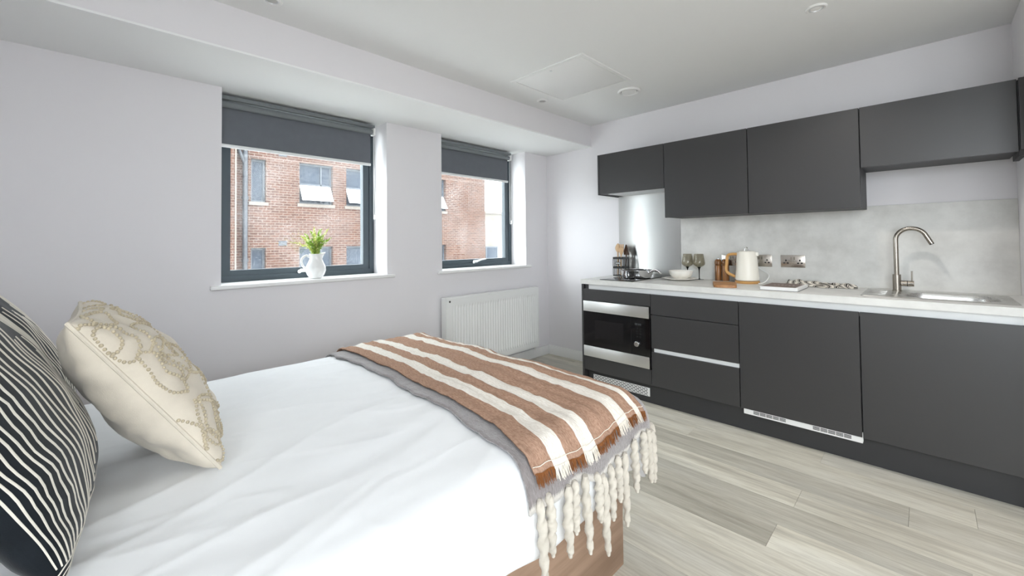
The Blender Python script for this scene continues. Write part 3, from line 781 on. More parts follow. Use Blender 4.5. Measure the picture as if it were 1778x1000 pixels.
# sink ---------------------------------------------------------------------
r = thing('sink', 'stainless steel inset sink with small ribbed drainer', 'sink', (-0.31, -2.99, HT - 0.15))
def rrect(x0, x1, y0, y1, rad, z, n=6):
    P = []
    for (cx, cy, a0) in ((x1 - rad, y1 - rad, 0), (x0 + rad, y1 - rad, pi / 2), (x0 + rad, y0 + rad, pi), (x1 - rad, y0 + rad, 3 * pi / 2)):
        for i in range(n + 1):
            a = a0 + pi / 2 * i / n; P.append((cx + rad * cos(a), cy + rad * sin(a), z))
    return P
so = (-0.512, -0.098, -3.276, -2.698)
bo = (SBx0 + 0.008, SBx1 - 0.008, SBy0 + 0.008, SBy1 - 0.008)
def rr2(b, off, rad, z): return rrect(b[0] - off, b[1] + off, b[2] - off, b[3] + off, max(rad + off, 0.004), z)
rows_ = [rr2(so, 0, 0.018, HT + 0.0006), rr2(so, -0.003, 0.018, HT + 0.0035), rr2(so, -0.008, 0.018, HT + 0.0032), rr2(bo, 0.010, 0.09, HT + 0.0030), rr2(bo, 0.0, 0.09, HT + 0.0005), rr2(bo, -0.007, 0.09, HT - 0.02), rr2(bo, -0.012, 0.09, HT - 0.115), rr2(bo, -0.03, 0.09, HT - 0.142), rr2(bo, -0.085, 0.09, HT - 0.150)]
mb = MB().grid(rows_, closed=True); n = len(mb.v); K = len(rows_[0]); mb.f.append(tuple(range(n - K, n)))
part('bowl', mb, 'steel_sink', r, smooth=0.8)
for i in range(5):
    x = -0.40 + i * 0.05
    part('drainer_rib', MB().bbox(x - 0.008, x + 0.008, -2.80, -2.722, HT + 0.002, HT + 0.0062, 0.002, 2), 'steel_sink', r)
part('waste', MB().lathe((-0.31, -3.05, HT - 0.149), [(0.045, 0), (0.044, 0.003), (0.034, 0.003), (0.0, 0.001)], 28), 'chrome', r)
# tap
tx, ty = -0.135, -2.838
r = thing('kitchen_tap', 'tall brushed nickel swan-neck mixer tap at the sink', 'tap', (tx, ty, HT))
zt0 = HT + 0.0032
part('body', MB().lathe((tx, ty, zt0), [(0.0, 0.0), (0.022, 0), (0.022, 0.004), (0.0195, 0.006), (0.0195, 0.096), (0.0185, 0.098), (0.0, 0.098)], 28), 'nickel', r, smooth=0.3)
cyz = (ty - 0.067, 1.214)
path = [(tx, ty, HT + 0.09), (tx, ty, 1.10), (tx, ty, 1.19)] + [(tx, cyz[0] + 0.067 * cos(a), cyz[1] + 0.067 * sin(a)) for a in [pi * k / 18 for k in range(0, 17)]]
e1 = Vector(path[-1]); dd = (e1 - Vector(path[-2])).normalized()
path += [tuple(e1 + dd * 0.03), tuple(e1 + dd * 0.052)]
part('spout', MB().tube(path, 0.0118, 18), 'nickel', r)
part('aerator', MB().cyl(tuple(e1 + dd * 0.052), tuple(e1 + dd * 0.056), 0.0105, 18), 'black_matt', r)
hd = part('handle', MB().cyl((tx, ty - 0.018, 0.955), (tx, ty - 0.074, 0.955), 0.0165, 22), 'nickel', r)
part('collar', MB().cyl((tx, ty - 0.044, 0.955), (tx, ty - 0.047, 0.955), 0.0172, 22), 'black_matt', hd)
part('lever', MB().cyl((tx, ty - 0.065, 0.966), (tx, ty - 0.066, 1.030), 0.0042, 12), 'nickel', hd)

# sockets ------------------------------------------------------------------
def socket(yc, label):
    z = 1.067; r = thing('wall_socket', label, 'socket', (-0.01, yc, z), 'double wall sockets above the worktop')
    part('plate', MB().bbox(-0.0155, -0.010, yc - 0.0735, yc + 0.0735, z - 0.044, z + 0.044, 0.0015, 2), 'socket_steel', r)
    for s_ in (-1, 1):
        part('switch', MB().bbox(-0.019, -0.015, yc + s_ * 0.0085 - 0.0065, yc + s_ * 0.0085 + 0.0065, z + 0.010, z + 0.030, 0.001, 1), 'nickel', r)
        c = yc + s_ * 0.042
        for (dy, dz, a, b) in ((0, 0.006, 0.0042, 0.0058), (-0.0105, -0.013, 0.0062, 0.0042), (0.0105, -0.013, 0.0062, 0.0042)):
            part('pin_slot', MB().box(-0.0160, -0.0152, c + dy - a, c + dy + a, z + dz - b, z + dz + b), 'dark_gap', r, smooth=0)
socket(-1.888, 'brushed steel double socket behind the pepper mills and kettle handle')
socket(-2.088, 'brushed steel double socket just behind the right side of the kettle')
socket(-2.291, 'brushed steel double socket on bare splashback above the book')

# ------------------------------------------------------------------ things on the worktop
# utensil rack
rx0, rx1, ry0, ry1 = -0.150, -0.045, -1.018, -0.912
r = thing('utensil_rack', 'black wire utensil caddy standing behind the hob', 'utensil holder', (-0.097, -0.965, HT))
def frame_ring(z0, z1, t_=0.004):
    m_ = MB(); m2 = ring(MB(), rx0, rx1, ry0, ry1, t_, z0, z1); m_.v = [(a, c_, b) for a, b, c_ in m2.v]; m_.f = m2.f; return m_
part('base', MB().box(rx0, rx1, ry0, ry1, HT + 0.0005, HT + 0.008), 'black_matt', r, smooth=0)
part('top_band', frame_ring(1.060, 1.078), 'black_matt', r, smooth=0)
part('middle_band', frame_ring(0.974, 0.992), 'black_matt', r, smooth=0)
for i in range(8):
    for (x, y) in ((rx0 + 0.002, ry0 + 0.002 + (ry1 - ry0 - 0.004) * i / 7), (rx1 - 0.002, ry0 + 0.002 + (ry1 - ry0 - 0.004) * i / 7), (rx0 + 0.002 + (rx1 - rx0 - 0.004) * i / 7, ry0 + 0.002), (rx0 + 0.002 + (rx1 - rx0 - 0.004) * i / 7, ry1 - 0.002)):
        rr = 0.003 if i in (0, 7) else 0.0014
        part('wire', MB().cyl((x, y, HT + 0.006), (x, y, 1.062), rr, 6), 'black_matt', r)
part('name_plate', MB().box(rx0 - 0.002, rx0, -0.992, -0.938, 1.012, 1.034), 'black_matt', r, smooth=0)
part('plate_inlay', MB().box(rx0 - 0.0026, rx0 - 0.0018, -0.987, -0.943, 1.018, 1.028), 'lens_glass', r, smooth=0)
def utensil(name, label, m_, x, y, ztop, lean, kind):
    r = thing(name, label, 'utensil', (x, y, HT + 0.01), 'kitchen utensils in the wire caddy')
    b = Vector((x, y, HT + 0.0085)); t_ = Vector((x + lean[0], y + lean[1], ztop)); d = (t_ - b)
    part('shaft', MB().tube([b, b + d * 0.5, b + d * 0.78], [0.006, 0.006, 0.007], 10), m_, r)
    ax = Vector((0, 1, 0)); mb = MB()
    if kind == 'spoon':
        rows_ = []
        for i in range(11):
            a = pi * i / 10; hw = 0.027 * sin(a) ** 0.8 + 0.002; c = b + d * (0.70 + 0.30 * i / 10)
            rows_.append([c + ax * hw * cos(q * pi / 6) + Vector((-1, 0, 0)) * 0.006 * sin(q * pi / 6) for q in range(12)])
        mb.grid(rows_, closed=True); part('spoon_head', mb, m_, r)
    elif kind == 'fork':
        c0 = b + d * 0.72
        hdp = part('fork_head', MB().prism([(-0.009, -0.005), (0.009, -0.005), (0.025, 0.004), (0.025, 0.011), (-0.025, 0.011), (-0.025, 0.004)], -0.003, 0.003).xform(Matrix.Translation(c0) @ Matrix(((0, 0, 1, 0), (1, 0, 0, 0), (0, 4.0, 0, 0), (0, 0, 0, 1)))), m_, r)
        for k in range(4):
            yk = -0.0205 + 0.0137 * k
            part('prong', MB().tube([c0 + Vector((0, yk, 0.036)), b + d * 0.985 + Vector((0, yk, 0))], [0.0060, 0.0045], 8), m_, hdp)
    else:
        c0 = b + d * 0.66; h_ = d.length * 0.34
        mb.prism([(-0.030, 0), (0.024, 0), (0.026, h_ * 0.35), (0.004, h_), (-0.004, h_)], -0.003, 0.003)
        part('blade', mb.xform(Matrix.Translation(c0) @ Matrix(((0, 0, 1, 0), (1, 0, 0, 0), (0, 1, 0, 0), (0, 0, 0, 1)))), m_, r)
utensil('wooden_spoon', 'pale wooden spoon, leftmost in the wire caddy', 'spoon_wood', -0.11, -0.938, 1.204, (0.0, -0.006), 'spoon')
utensil('wooden_fork', 'pale wooden four-pronged fork in the middle of the wire caddy', 'spoon_wood', -0.115, -0.972, 1.200, (-0.0, -0.010), 'fork')
utensil('wooden_spatula', 'dark wooden pointed spatula, rightmost in the wire caddy', 'dark_wood', -0.085, -1.000, 1.192, (0.0, -0.022), 'spatula')
# frying pan
pc = (-0.285, -1.222, HT + 0.0065)
r = thing('frying_pan', 'polished steel frying pan with curved metal handle on the hob', 'pan', pc)
part('bowl', MB().lathe(pc, [(0.0, 0.0), (0.105, 0.0), (0.118, 0.006), (0.127, 0.030), (0.131, 0.062), (0.134, 0.066), (0.134, 0.068), (0.130, 0.068), (0.123, 0.032), (0.112, 0.009), (0.0, 0.006)], 48), 'chrome', r)
part('lining', MB().lathe(pc, [(0.1285, 0.0665), (0.1225, 0.033), (0.111, 0.010), (0.0, 0.0075)], 40), 'black_matt', r, 'black non-stick inside')
hp = bez((-0.285 - 0.03, -1.222 - 0.126, HT + 0.050), (-0.32, -1.39, HT + 0.085), (-0.34, -1.44, HT + 0.092), (-0.37, -1.475, HT + 0.060), 14)
mb = MB().tube(hp, [0.0085 + 0.003 * sin(pi * i / 14) for i in range(15)], 12); part('handle', mb, 'chrome', r, 'polished metal handle')
# plate and bowl
plc = (-0.205, -1.556, HT)
solo('side_plate', MB().lathe(plc, [(0.0, 0.001), (0.070, 0.001), (0.078, 0.0035), (0.122, 0.015), (0.126, 0.0165), (0.124, 0.0195), (0.078, 0.0075), (0.070, 0.005), (0.0, 0.005)], 48), 'ceramic_cream', 'flat off-white plate under the small bowl', 'plate', plc)
bc = (-0.195, -1.562, HT + 0.005)
def flute(rr, z, th): return rr * (1 + (0.02 * abs(sin(9 * th)) if z > 0.01 else 0)), 0
solo('cereal_bowl', MB().lathe(bc, [(0.0, 0.001), (0.040, 0.001), (0.043, 0.006), (0.066, 0.018), (0.081, 0.037), (0.088, 0.058), (0.0905, 0.071), (0.087, 0.071), (0.084, 0.058), (0.077, 0.039), (0.060, 0.020), (0.0, 0.012)], 72, flute), 'ceramic_cream', 'fluted off-white bowl standing on the plate', 'bowl', bc)
# wine glasses
def wineglass(x, y, label):
    c = (x, y, HT); r = thing('wine_glass', label, 'glass', c, 'smoked wine glasses')
    part('glass_bowl', MB().lathe(c, [(0.0335, 0.208), (0.038, 0.180), (0.0435, 0.150), (0.0455, 0.132), (0.043, 0.120), (0.030, 0.108), (0.0115, 0.100), (0.0105, 0.102), (0.029, 0.110), (0.0415, 0.121), (0.044, 0.132), (0.0422, 0.150), (0.0368, 0.180), (0.0323, 0.208)], 32), 'smoke_glass', r)
    part('stem', MB().lathe(c, [(0.0, 0.1025), (0.012, 0.1025), (0.0145, 0.101), (0.008, 0.092), (0.0042, 0.078), (0.0034, 0.05), (0.0036, 0.012), (0.006, 0.005)], 16), 'smoke_dark', r)
    part('foot', MB().lathe(c, [(0.0, 0.0055), (0.006, 0.005), (0.02, 0.003), (0.035, 0.0015), (0.035, 0.0005), (0.0, 0.0005)], 28), 'smoke_dark', r)
wineglass(-0.062, -1.562, 'smoked wine glass standing nearer the steel splashback')
wineglass(-0.062, -1.656, 'smoked wine glass standing nearer the pepper mills')
# mills
def mill(x, y, label, tilt):
    c = (x, y, HT); r = thing('pepper_mill', label, 'mill', c, 'wooden mills by the kettle')
    part('body', MB().lathe(c, [(0.0, 0.0), (0.0245, 0), (0.025, 0.003), (0.0245, 0.06), (0.025, 0.118), (0.0235, 0.121), (0.0, 0.121)], 28), 'mill_wood', r)
    part('head', MB().lathe(c, [(0.020, 0.1215), (0.0245, 0.126), (0.026, 0.140), (0.0245, 0.154), (0.017, 0.165), (0.006, 0.169), (0.0, 0.169)], 28), 'mill_wood', r)
    part('cap', MB().lathe(c, [(0.006, 0.168), (0.0065, 0.172), (0.005, 0.176), (0.0, 0.177)], 16), 'chrome', r, 'small metal cap')
mill(-0.062, -1.803, 'turned wooden mill standing nearer the wine glasses', 0)
mill(-0.062, -1.857, 'turned wooden mill standing nearer the kettle', 0)
# kettle
kc = (-0.150, -2.032, HT)
r = thing('kettle', 'cream electric kettle with bamboo handle on wooden base', 'kettle', kc)
part('power_base', MB().lathe(kc, [(0.0, 0.0), (0.078, 0), (0.080, 0.003), (0.080, 0.015), (0.077, 0.018), (0.0, 0.018)], 40), 'handle_bamboo', r, 'bamboo-coloured power base')
part('body', MB().lathe(kc, [(0.0, 0.020), (0.072, 0.020), (0.078, 0.026), (0.0785, 0.040), (0.0765, 0.055), (0.0635, 0.222), (0.060, 0.229), (0.0, 0.229)], 44), 'kettle_cream', r)
ld = part('lid', MB().lathe(kc, [(0.056, 0.229), (0.056, 0.233), (0.050, 0.236), (0.0, 0.237)], 36), 'kettle_cream', r)
part('lid_loop', MB().tube([(kc[0], kc[1] + 0.014 * cos(a), kc[2] + 0.236 + 0.026 * sin(a)) for a in [pi * k / 12 for k in range(13)]], 0.0035, 8), 'chrome', ld)
hx = kc[0] - 0.012
mb = MB(); P = [(kc[1] + 0.060, 0.212), (kc[1] + 0.096, 0.212), (kc[1] + 0.126, 0.200), (kc[1] + 0.134, 0.150), (kc[1] + 0.139, 0.092), (kc[1] + 0.120, 0.066), (kc[1] + 0.072, 0.044)]
P = catmull([(hx, a, HT + b) for a, b in P], 5)
mb.tube(P, 0.0105, 12); part('handle', mb, 'handle_bamboo', r, 'bamboo loop handle')
part('spout', MB().prism([(-0.014, 0.0), (0.014, 0.0), (0.005, -0.020), (-0.005, -0.020)], 0.200, 0.226).xform(Matrix.Translation((kc[0], kc[1] - 0.056, HT))), 'kettle_cream', r)
part('cord', MB().tube(catmull([(-0.17, -2.105, HT + 0.004), (-0.165, -2.130, HT + 0.006), (-0.135, -2.150, HT + 0.022), (-0.095, -2.158, HT + 0.050), (-0.060, -2.145, HT + 0.068), (-0.038, -2.105, HT + 0.090), (-0.034, -2.060, HT + 0.125), (-0.034, -2.046, HT + 0.14)], 8), 0.0036, 8), 'cord_white', r, 'white power cord')
part('plug', MB().bbox(-0.052, -0.0165, -2.066, -2.024, HT + 0.135, HT + 0.175, 0.006), 'white_plastic', r)
# chopping board
mb = MB(); poly = []
A = [Vector(q) for q in ((-0.335, -1.853), (-0.590, -1.952), (-0.545, -2.078), (-0.300, -2.004))]
for i in range(4):
    p, a, b = A[i], (A[i - 1] - A[i]).normalized(), (A[(i + 1) % 4] - A[i]).normalized(); rr = 0.022
    for k in range(6):
        t = k / 5; poly.append(tuple((p + a * rr) * (1 - t) ** 2 + p * 2 * t * (1 - t) + (p + b * rr) * t * t))
bm = bmesh.new(); t_ = MB().prism(poly, HT + 0.0003, HT + 0.018); vsb = [bm.verts.new(q) for q in t_.v]
for f in t_.f: bm.faces.new([vsb[i] for i in f])
bmesh.ops.bevel(bm, geom=[e_ for e_ in bm.edges if abs(e_.verts[0].co.z - e_.verts[1].co.z) < 1e-5], offset=0.003, segments=2, affect='EDGES')
mb = MB(); mb.addbm(bm); bm.free()
solo('chopping_board', mb, 'board_wood', 'small warm wooden chopping board in front of the mills', 'chopping board', (-0.45, -1.97, HT))
# book
r = thing('book', 'thick white-edged book with brown cover lying beside the kettle', 'book', (-0.40, -2.315, HT))
bx0, bx1, by0, by1 = -0.548, -0.245, -2.415, -2.212
part('back_cover', MB().bbox(bx0, bx1, by0, by1, HT + 0.0004, HT + 0.0026, 0.0006, 1), 'pipe_dark', r)
part('pages', MB().box(bx0 + 0.002, bx1 - 0.003, by0 + 0.002, by1 - 0.003, HT + 0.0026, HT + 0.0195), 'book_pages', r, smooth=0)
cv = part('front_cover', MB().bbox(bx0, bx1, by0, by1, HT + 0.0195, HT + 0.022, 0.0006, 1), 'book_cover', r)
part('white_border', MB().box(bx0 - 0.0006, bx0 + 0.022, by0 - 0.0006, by1 + 0.0006, HT + 0.0190, HT + 0.0223), 'book_pages', cv, smooth=0)
part('side_border', MB().box(bx0 + 0.022, bx1, by0 - 0.0006, by0 + 0.016, HT + 0.0190, HT + 0.0223), 'book_pages', cv, smooth=0)
for i in range(6):
    yb = by1 - 0.045 - i * 0.020
    part('cover_mark', MB().box(-0.40, -0.385 + 0.012 * ((i * 7) % 3), yb - 0.010, yb, HT + 0.0218, HT + 0.0222), 'book_print', cv, smooth=0)
# tea towel: crumpled strip
mb = MB(); NU, NV = 110, 40; ac = []
rows_ = []
for i in range(NU + 1):
    u = i / NU; row = []
    for j in range(NV + 1):
        v = j / NV
        y = -2.272 - 0.375 * u; hwid = 0.062 * (sin(pi * min(1, max(0, u * 0.94 + 0.05))) ** 0.6) + 0.012
        ph = 11 * u + 1.4 * sin(7 * u + 1.0)
        x = -0.100 + (v - 0.5) * 2 * hwid + 0.014 * sin(17 * u) - 0.015 * u
        cross = sin(pi * v)
        fold = 0.5 + 0.5 * sin(2 * pi * (v * 2.1) + ph * 1.7 + 1.2 * sin(5 * v + 3 * u))
        lump = 0.55 + 0.45 * noise.noise((u * 7.3, v * 3.0, 2.2)) + (0.45 * math.exp(-((u - 0.12) / 0.10) ** 2) + 0.12 * math.exp(-((u - 0.42) / 0.08) ** 2) + 0.12 * math.exp(-((u - 0.66) / 0.08) ** 2))
        z = HT + 0.0025 + cross ** 0.7 * (0.010 + 0.036 * fold * lump * (1 - 0.35 * u))
        row.append((x + 0.012 * sin(2 * pi * v * 2.1 + ph), y + 0.010 * sin(2 * pi * v * 1.7 + ph * 0.6), z))
        ac.append(u * 1.3 + 0.10 * v + 0.03 * sin(9 * v + 6 * u) + 0.05 * fold)
    rows_.append(row)
mb.grid(rows_); mb.attr['across'] = ac
o = solo('tea_towel', mb, 'towel_stripe', 'crumpled off-white tea towel with dark stripes beside the book', 'towel', (-0.1, -2.46, HT), smooth=1.5)
solidify(o, 0.0015)

# ------------------------------------------------------------------ jug and plant on the sill
jc = (-2.432, 0.082, SILL)
r = thing('milk_jug', 'white ceramic milk jug holding a plant on the wide window sill', 'jug', jc)
def lip(rr, z, th):
    if z > 0.13:
        k = max(0, cos(th - 0.1)) ** 6 * (z - 0.13) / 0.045
        return rr + 0.026 * k, 0.010 * k
    return rr, 0
part('body', MB().lathe(jc, [(0.0, 0.001), (0.036, 0.001), (0.040, 0.004), (0.056, 0.025), (0.067, 0.055), (0.064, 0.082), (0.050, 0.112), (0.040, 0.135), (0.040, 0.155), (0.044, 0.172), (0.0415, 0.172), (0.037, 0.155), (0.037, 0.136), (0.046, 0.112), (0.058, 0.080), (0.06, 0.055), (0.045, 0.02), (0.0, 0.01)], 40, lip), 'ceramic', r)
part('handle', MB().tube(catmull([(jc[0] - 0.038, jc[1], SILL + 0.150), (jc[0] - 0.066, jc[1], SILL + 0.160), (jc[0] - 0.092, jc[1], SILL + 0.138), (jc[0] - 0.092, jc[1], SILL + 0.104), (jc[0] - 0.078, jc[1], SILL + 0.080), (jc[0] - 0.055, jc[1], SILL + 0.072)], 7), 0.0075, 12), 'ceramic', r)
r = thing('fern_sprigs', 'bunch of yellow-green feathery fern sprigs in the white jug', 'plant', (jc[0], jc[1], SILL + 0.12))
part('moss', MB().lathe((jc[0], jc[1], SILL), [(0.0365, 0.150), (0.025, 0.163), (0.0, 0.168)], 20), 'stem_green', r)
random.seed(21)
tips = [(-0.175, -0.02, 0.255), (-0.115, -0.03, 0.300), (-0.075, 0.01, 0.315), (-0.045, -0.02, 0.335), (-0.01, 0.0, 0.362), (0.015, -0.025, 0.345), (0.045, 0.01, 0.350), (0.085, -0.015, 0.352), (0.07, 0.03, 0.31), (0.03, -0.04, 0.30), (-0.03, -0.05, 0.285), (-0.08, -0.045, 0.255), (0.055, -0.045, 0.27), (0.0, 0.035, 0.325), (-0.06, 0.04, 0.29), (0.10, -0.03, 0.285), (-0.02, -0.03, 0.24), (0.03, -0.05, 0.235), (-0.05, -0.02, 0.26)]
for i, (dx, dy, h_) in enumerate(tips):
    b = Vector((jc[0] + 0.018 * cos(i * 2.4), jc[1] + 0.018 * sin(i * 2.4), SILL + 0.155)); e_ = Vector((jc[0] + dx, jc[1] + dy, SILL + h_))
    mid = b.lerp(e_, 0.5) + Vector((-dx * 0.15, 0, 0.035))
    pts = [b * (1 - t) ** 2 + mid * 2 * t * (1 - t) + e_ * t * t for t in [k / 10 for k in range(11)]]
    mb = MB().tube(pts, [0.0016 * (1 - 0.7 * k / 10) for k in range(11)], 5)
    for k in range(2, 34):
        t = k / 34; p = b * (1 - t) ** 2 + mid * 2 * t * (1 - t) + e_ * t * t
        dv = ((mid - b) * (1 - t) + (e_ - mid) * t).normalized()
        ll = (0.024 * sin(pi * min(1, t * 0.85 + 0.15)) + 0.004)
        for s_ in (-1, 1):
            a = random.random() * pi; side = (dv.orthogonal().normalized() * cos(a) + dv.cross(dv.orthogonal().normalized()) * sin(a)) * s_
            q = p + (dv * 0.75 + side * 0.8).normalized() * ll; wv_ = dv.cross(side).normalized() * 0.0038
            mb.quad(tuple(p), tuple(p.lerp(q, 0.5) + wv_), tuple(q), tuple(p.lerp(q, 0.5) - wv_))
    part('frond', mb, 'leaf_pale' if i % 3 == 1 or i == 0 else 'leaf', r, smooth=0)

# ------------------------------------------------------------------ bed
XF, YN, YF, TOP = -1.985, -2.205, -0.60, 0.622
r = thing('bed', 'wood-effect divan bed standing with its head against the left wall', 'bed', (-3.2, -1.4, 0))
bx0, bx1, by0, by1 = XL + 0.03, -2.105, -2.128, -0.69
part('side_panel', MB().bbox(bx0, bx1, by0, by0 + 0.025, 0.0, 0.43, 0.002, 2), 'bed_wood', r)
part('side_panel', MB().bbox(bx0, bx1, by1 - 0.025, by1, 0.0, 0.43, 0.002, 2), 'bed_wood', r)
part('foot_panel', MB().bbox(bx1 - 0.025, bx1 - 0.0005, by0 + 0.026, by1 - 0.026, 0.0, 0.43, 0.002, 2), 'bed_wood', r)
part('slat_base', MB().box(bx0 + 0.01, bx1 - 0.03, by0 + 0.03, by1 - 0.03, 0.33, 0.36), 'bed_wood', r, smooth=0)
part('headboard', MB().bbox(bx0 - 0.025, bx0, by0, by1, 0.0, 0.95, 0.004, 2), 'bed_wood', r)
solo('mattress', MB().bbox(bx0 + 0.02, bx1 - 0.035, by0 + 0.035, by1 - 0.035, 0.362, 0.585, 0.04, 4), 'mattress_white', 'white mattress hidden under the duvet', 'mattress', (-3.2, -1.4, 0.36))

def prof(s, R):
    if s <= 0: return s, 0.0
    Lq = R * pi / 2
    if s < Lq: return R * sin(s / R), R * (1 - cos(s / R))
    return R, R + (s - Lq)
RB = 0.105
def drape(a, b, off=0.0, wr=1.0):
    """a: distance along the bed (x if flat), b: across (y if flat); returns point of cloth lying over the bed edges"""
    R = RB + off
    xc, yn, yf = XF - RB, YN + RB, YF - RB
    hx, dx = prof(a - xc, R)
    if b < yn: hy, dy = prof(yn - b, R); sy = -1; cy = yn
    elif b > yf: hy, dy = prof(b - yf, R); sy = 1; cy = yf
    else: hy, dy, sy, cy = 0, 0, 0, b
    px = hx
    if hx > 0 and hy > 0:
        k = min(hx, R) / R; q = min(hy, R) / R
        px, hy = hx * sqrt(1 - q * q * 0.5), hy * sqrt(1 - k * k * 0.5)
    drop = (dx ** 2.2 + dy ** 2.2) ** (1 / 2.2)
    x = xc + px; y = cy + sy * hy
    z = TOP + off - drop
    # gentle dome and wrinkles
    u = (b - yf) / (yn - yf); u = min(1, max(0, u))
    z += 0.012 * sin(pi * u) * (1 if dx == 0 else 0.6)
    if wr:
        f = noise.noise((a * 1.7, b * 5.0, 0.3)) * 0.010 + noise.noise((a * 4.0, b * 11.0, 4.1)) * 0.0045 + noise.noise((a * 7 + b * 5, b * 9 - a * 4, 9.0)) * 0.0022
        rg = 1 - abs(noise.noise((a * 1.1 + b * 0.5, b * 5.5 - a * 1.6, 7.7))) * 2.2
        if rg > 0: f += 0.0042 * rg ** 4
        rg = 1 - abs(noise.noise((a * 2.3 - b * 0.9, b * 7.5 + a * 1.1, 2.7))) * 2.6
        if rg > 0: f += 0.0025 * rg ** 4
        f *= wr
        if drop < 0.03: z += f
        hang = min(1, max(0, (drop - 0.06) / 0.15))
        if hang > 0 and sy != 0: y += sy * (0.012 * sin(a * 9.0 + 1.3 * sin(a * 3.1)) + 0.006 * sin(a * 23)) * hang * wr
        if hang > 0 and sy == 0: x += (0.010 * sin(b * 10)) * hang * wr
    return Vector((x, y, z))
Lq = RB * pi / 2
amin, amax = XL + 0.10, XF - RB + Lq + 0.115
bmin, bmax = YN + RB - Lq - 0.135, YF - RB + Lq + 0.12
NA, NB = 230, 210
rows_ = []
for i in range(NA + 1):
    a = amin + (amax - amin) * i / NA
    hemn = 0.018 * sin(a * 5.0) + 0.010 * sin(a * 13)
    row = []
    for j in range(NB + 1):
        b = bmin + hemn + (bmax - bmin - hemn) * j / NB
        row.append(drape(a, b))
    # tuck the near hem under
    e0 = row[0]; row = [e0 + Vector((0, 0.035, 0.012)), e0 + Vector((0, 0.016, -0.006))] + row
    rows_.append(row)
mb = MB().grid(rows_)
o = solo('duvet', mb, 'duvet_white', 'plain white duvet spread over the bed', 'duvet', (-3.2, -1.4, TOP), smooth=2.0)

def interp(tab, t):
    for (t0, v0), (t1, v1) in zip(tab[:-1], tab[1:]):
        if t <= t1: return v0 + (v1 - v0) * max(0, (t - t0)) / (t1 - t0)
    return tab[-1][1]
# grey mohair throw
gl_ = [(-0.3, -2.66), (-0.73, -2.640), (-1.16, -2.630), (-1.52, -2.650), (-1.88, -2.668), (-2.10, -2.705), (-2.25, -2.72), (-2.4, -2.70)]
bN, bF = YN + RB - Lq - 0.040, YF - RB + Lq + 0.10
NA, NB = 64, 150; rows_ = []; fade = []
def grey_pt(s, b, off=0.012):
    aL = interp([(-t, v) for t, v in gl_], -b) + 0.006 * sin(b * 17) + 0.003 * sin(b * 41); aR = XF - RB + Lq + 0.09
    return drape(aL + (aR - aL) * s, b, off, 1.0)
for i in range(NA + 1):
    s = i / NA; row = []
    hem = 0.014 * sin(s * 11) + 0.010 * sin(s * 29 + 1)
    for j in range(NB + 1):
        b = bN + hem + (bF - bN - hem) * j / NB
        row.append(grey_pt(s, b)); fade.append(max(0.0, 1.0 - (b - bN - hem) / 0.06) if b < bN + hem + 0.07 else 0.0)
    rows_.append(row)
mb = MB().grid(rows_); mb.attr['fade'] = fade
mb_root = thing('mohair_throw', 'fluffy grey throw with thick cream tassels across the foot of the bed', 'throw', (-2.35, -1.4, TOP), None)
gt = part('cloth', mb, 'mohair', mb_root, smooth=2.0); solidify(gt, 0.006, 0.0)
random.seed(5)
NT_ = 15
for i in range(NT_):
    s = (i + 0.5) / NT_ * 0.86
    s += random.uniform(-0.018, 0.018)
    hem = 0.014 * sin(s * 11) + 0.010 * sin(s * 29 + 1)
    top = grey_pt(s, bN + hem + random.uniform(0.012, 0.034))
    ln = random.uniform(0.14, 0.25)
    outx = 0.0
    dirv = Vector((random.uniform(-0.05, 0.05) , random.uniform(-0.03, 0.0), -1))
    if top.x > -2.10: dirv += Vector((0.05, 0.02, 0))
    dirv.normalize(); n_ = 60
    ph = random.random() * 6; am = random.uniform(0.002, 0.007)
    pts = []
    for k in range(n_ + 1):
        t = k / n_
        pts.append(top + dirv * (ln * t) + Vector((am * sin(ph + t * 7), -0.012 - 0.006 * t + am * 0.6 * cos(ph + t * 5), 0)))
    rr = [0.0118 * (0.75 + 0.35 * sin(pi * min(1, t * 1.1))) * random.uniform(0.95, 1.06) * (1.0 if t < 0.95 else 0.7) for t in [k / n_ for k in range(n_ + 1)]]
    part('tassel', MB().tube(pts, rr, 14, True, lambda th, k: 1 + 0.24 * cos(2 * (th - k * 0.26)) + 0.05 * cos(5 * th + k * 0.5)), 'tassel_cream', mb_root, smooth=1.5)

# brown striped throw
bl_ = [(-0.3, -2.58), (-0.73, -2.570), (-1.31, -2.588), (-1.72, -2.612), (-1.98, -2.632), (-2.13, -2.675), (-2.25, -2.69), (-2.4, -2.66)]
bN2, bF2 = YN + RB - Lq + 0.030, YF - RB + Lq + 0.06
NA, NB = 90, 170; rows_ = []; acr = []
def brown_pt(s, b, off=0.027):
    aL = interp([(-t, v) for t, v in bl_], -b) + 0.004 * sin(b * 13 + 1); aR = XF - RB + 0.055 + (0.015 * sin(b * 5))
    if b < -1.8: aR -= min(0.06, (-1.8 - b) * 0.14)
    p = drape(aL + (aR - aL) * s, b, off, 1.0)
    p.z += 0.0022 * sin(s * 60 + 4 * noise.noise((b * 3, s * 4, 1))) + 0.003 * noise.noise((s * 9, b * 26, 3.3))
    return p
for i in range(NA + 1):
    s = i / NA; row = []
    hem = 0.010 * sin(s * 7 + 2) - 0.0 * s
    for j in range(NB + 1):
        b = bN2 + hem + (bF2 - bN2 - hem) * j / NB
        row.append(brown_pt(s, b)); acr.append(s)
    rows_.append(row)
mb = MB().grid(rows_); mb.attr['across'] = acr
rt_ = thing('striped_throw', 'brown woven throw with cream stripes laid over the grey one', 'throw', (-2.3, -1.4, TOP + 0.03))
bt = part('cloth', mb, 'striped_throw', rt_, smooth=2.0); solidify(bt, 0.005, 0.0)
random.seed(9)
fr_b, fr_c = MB(), MB()
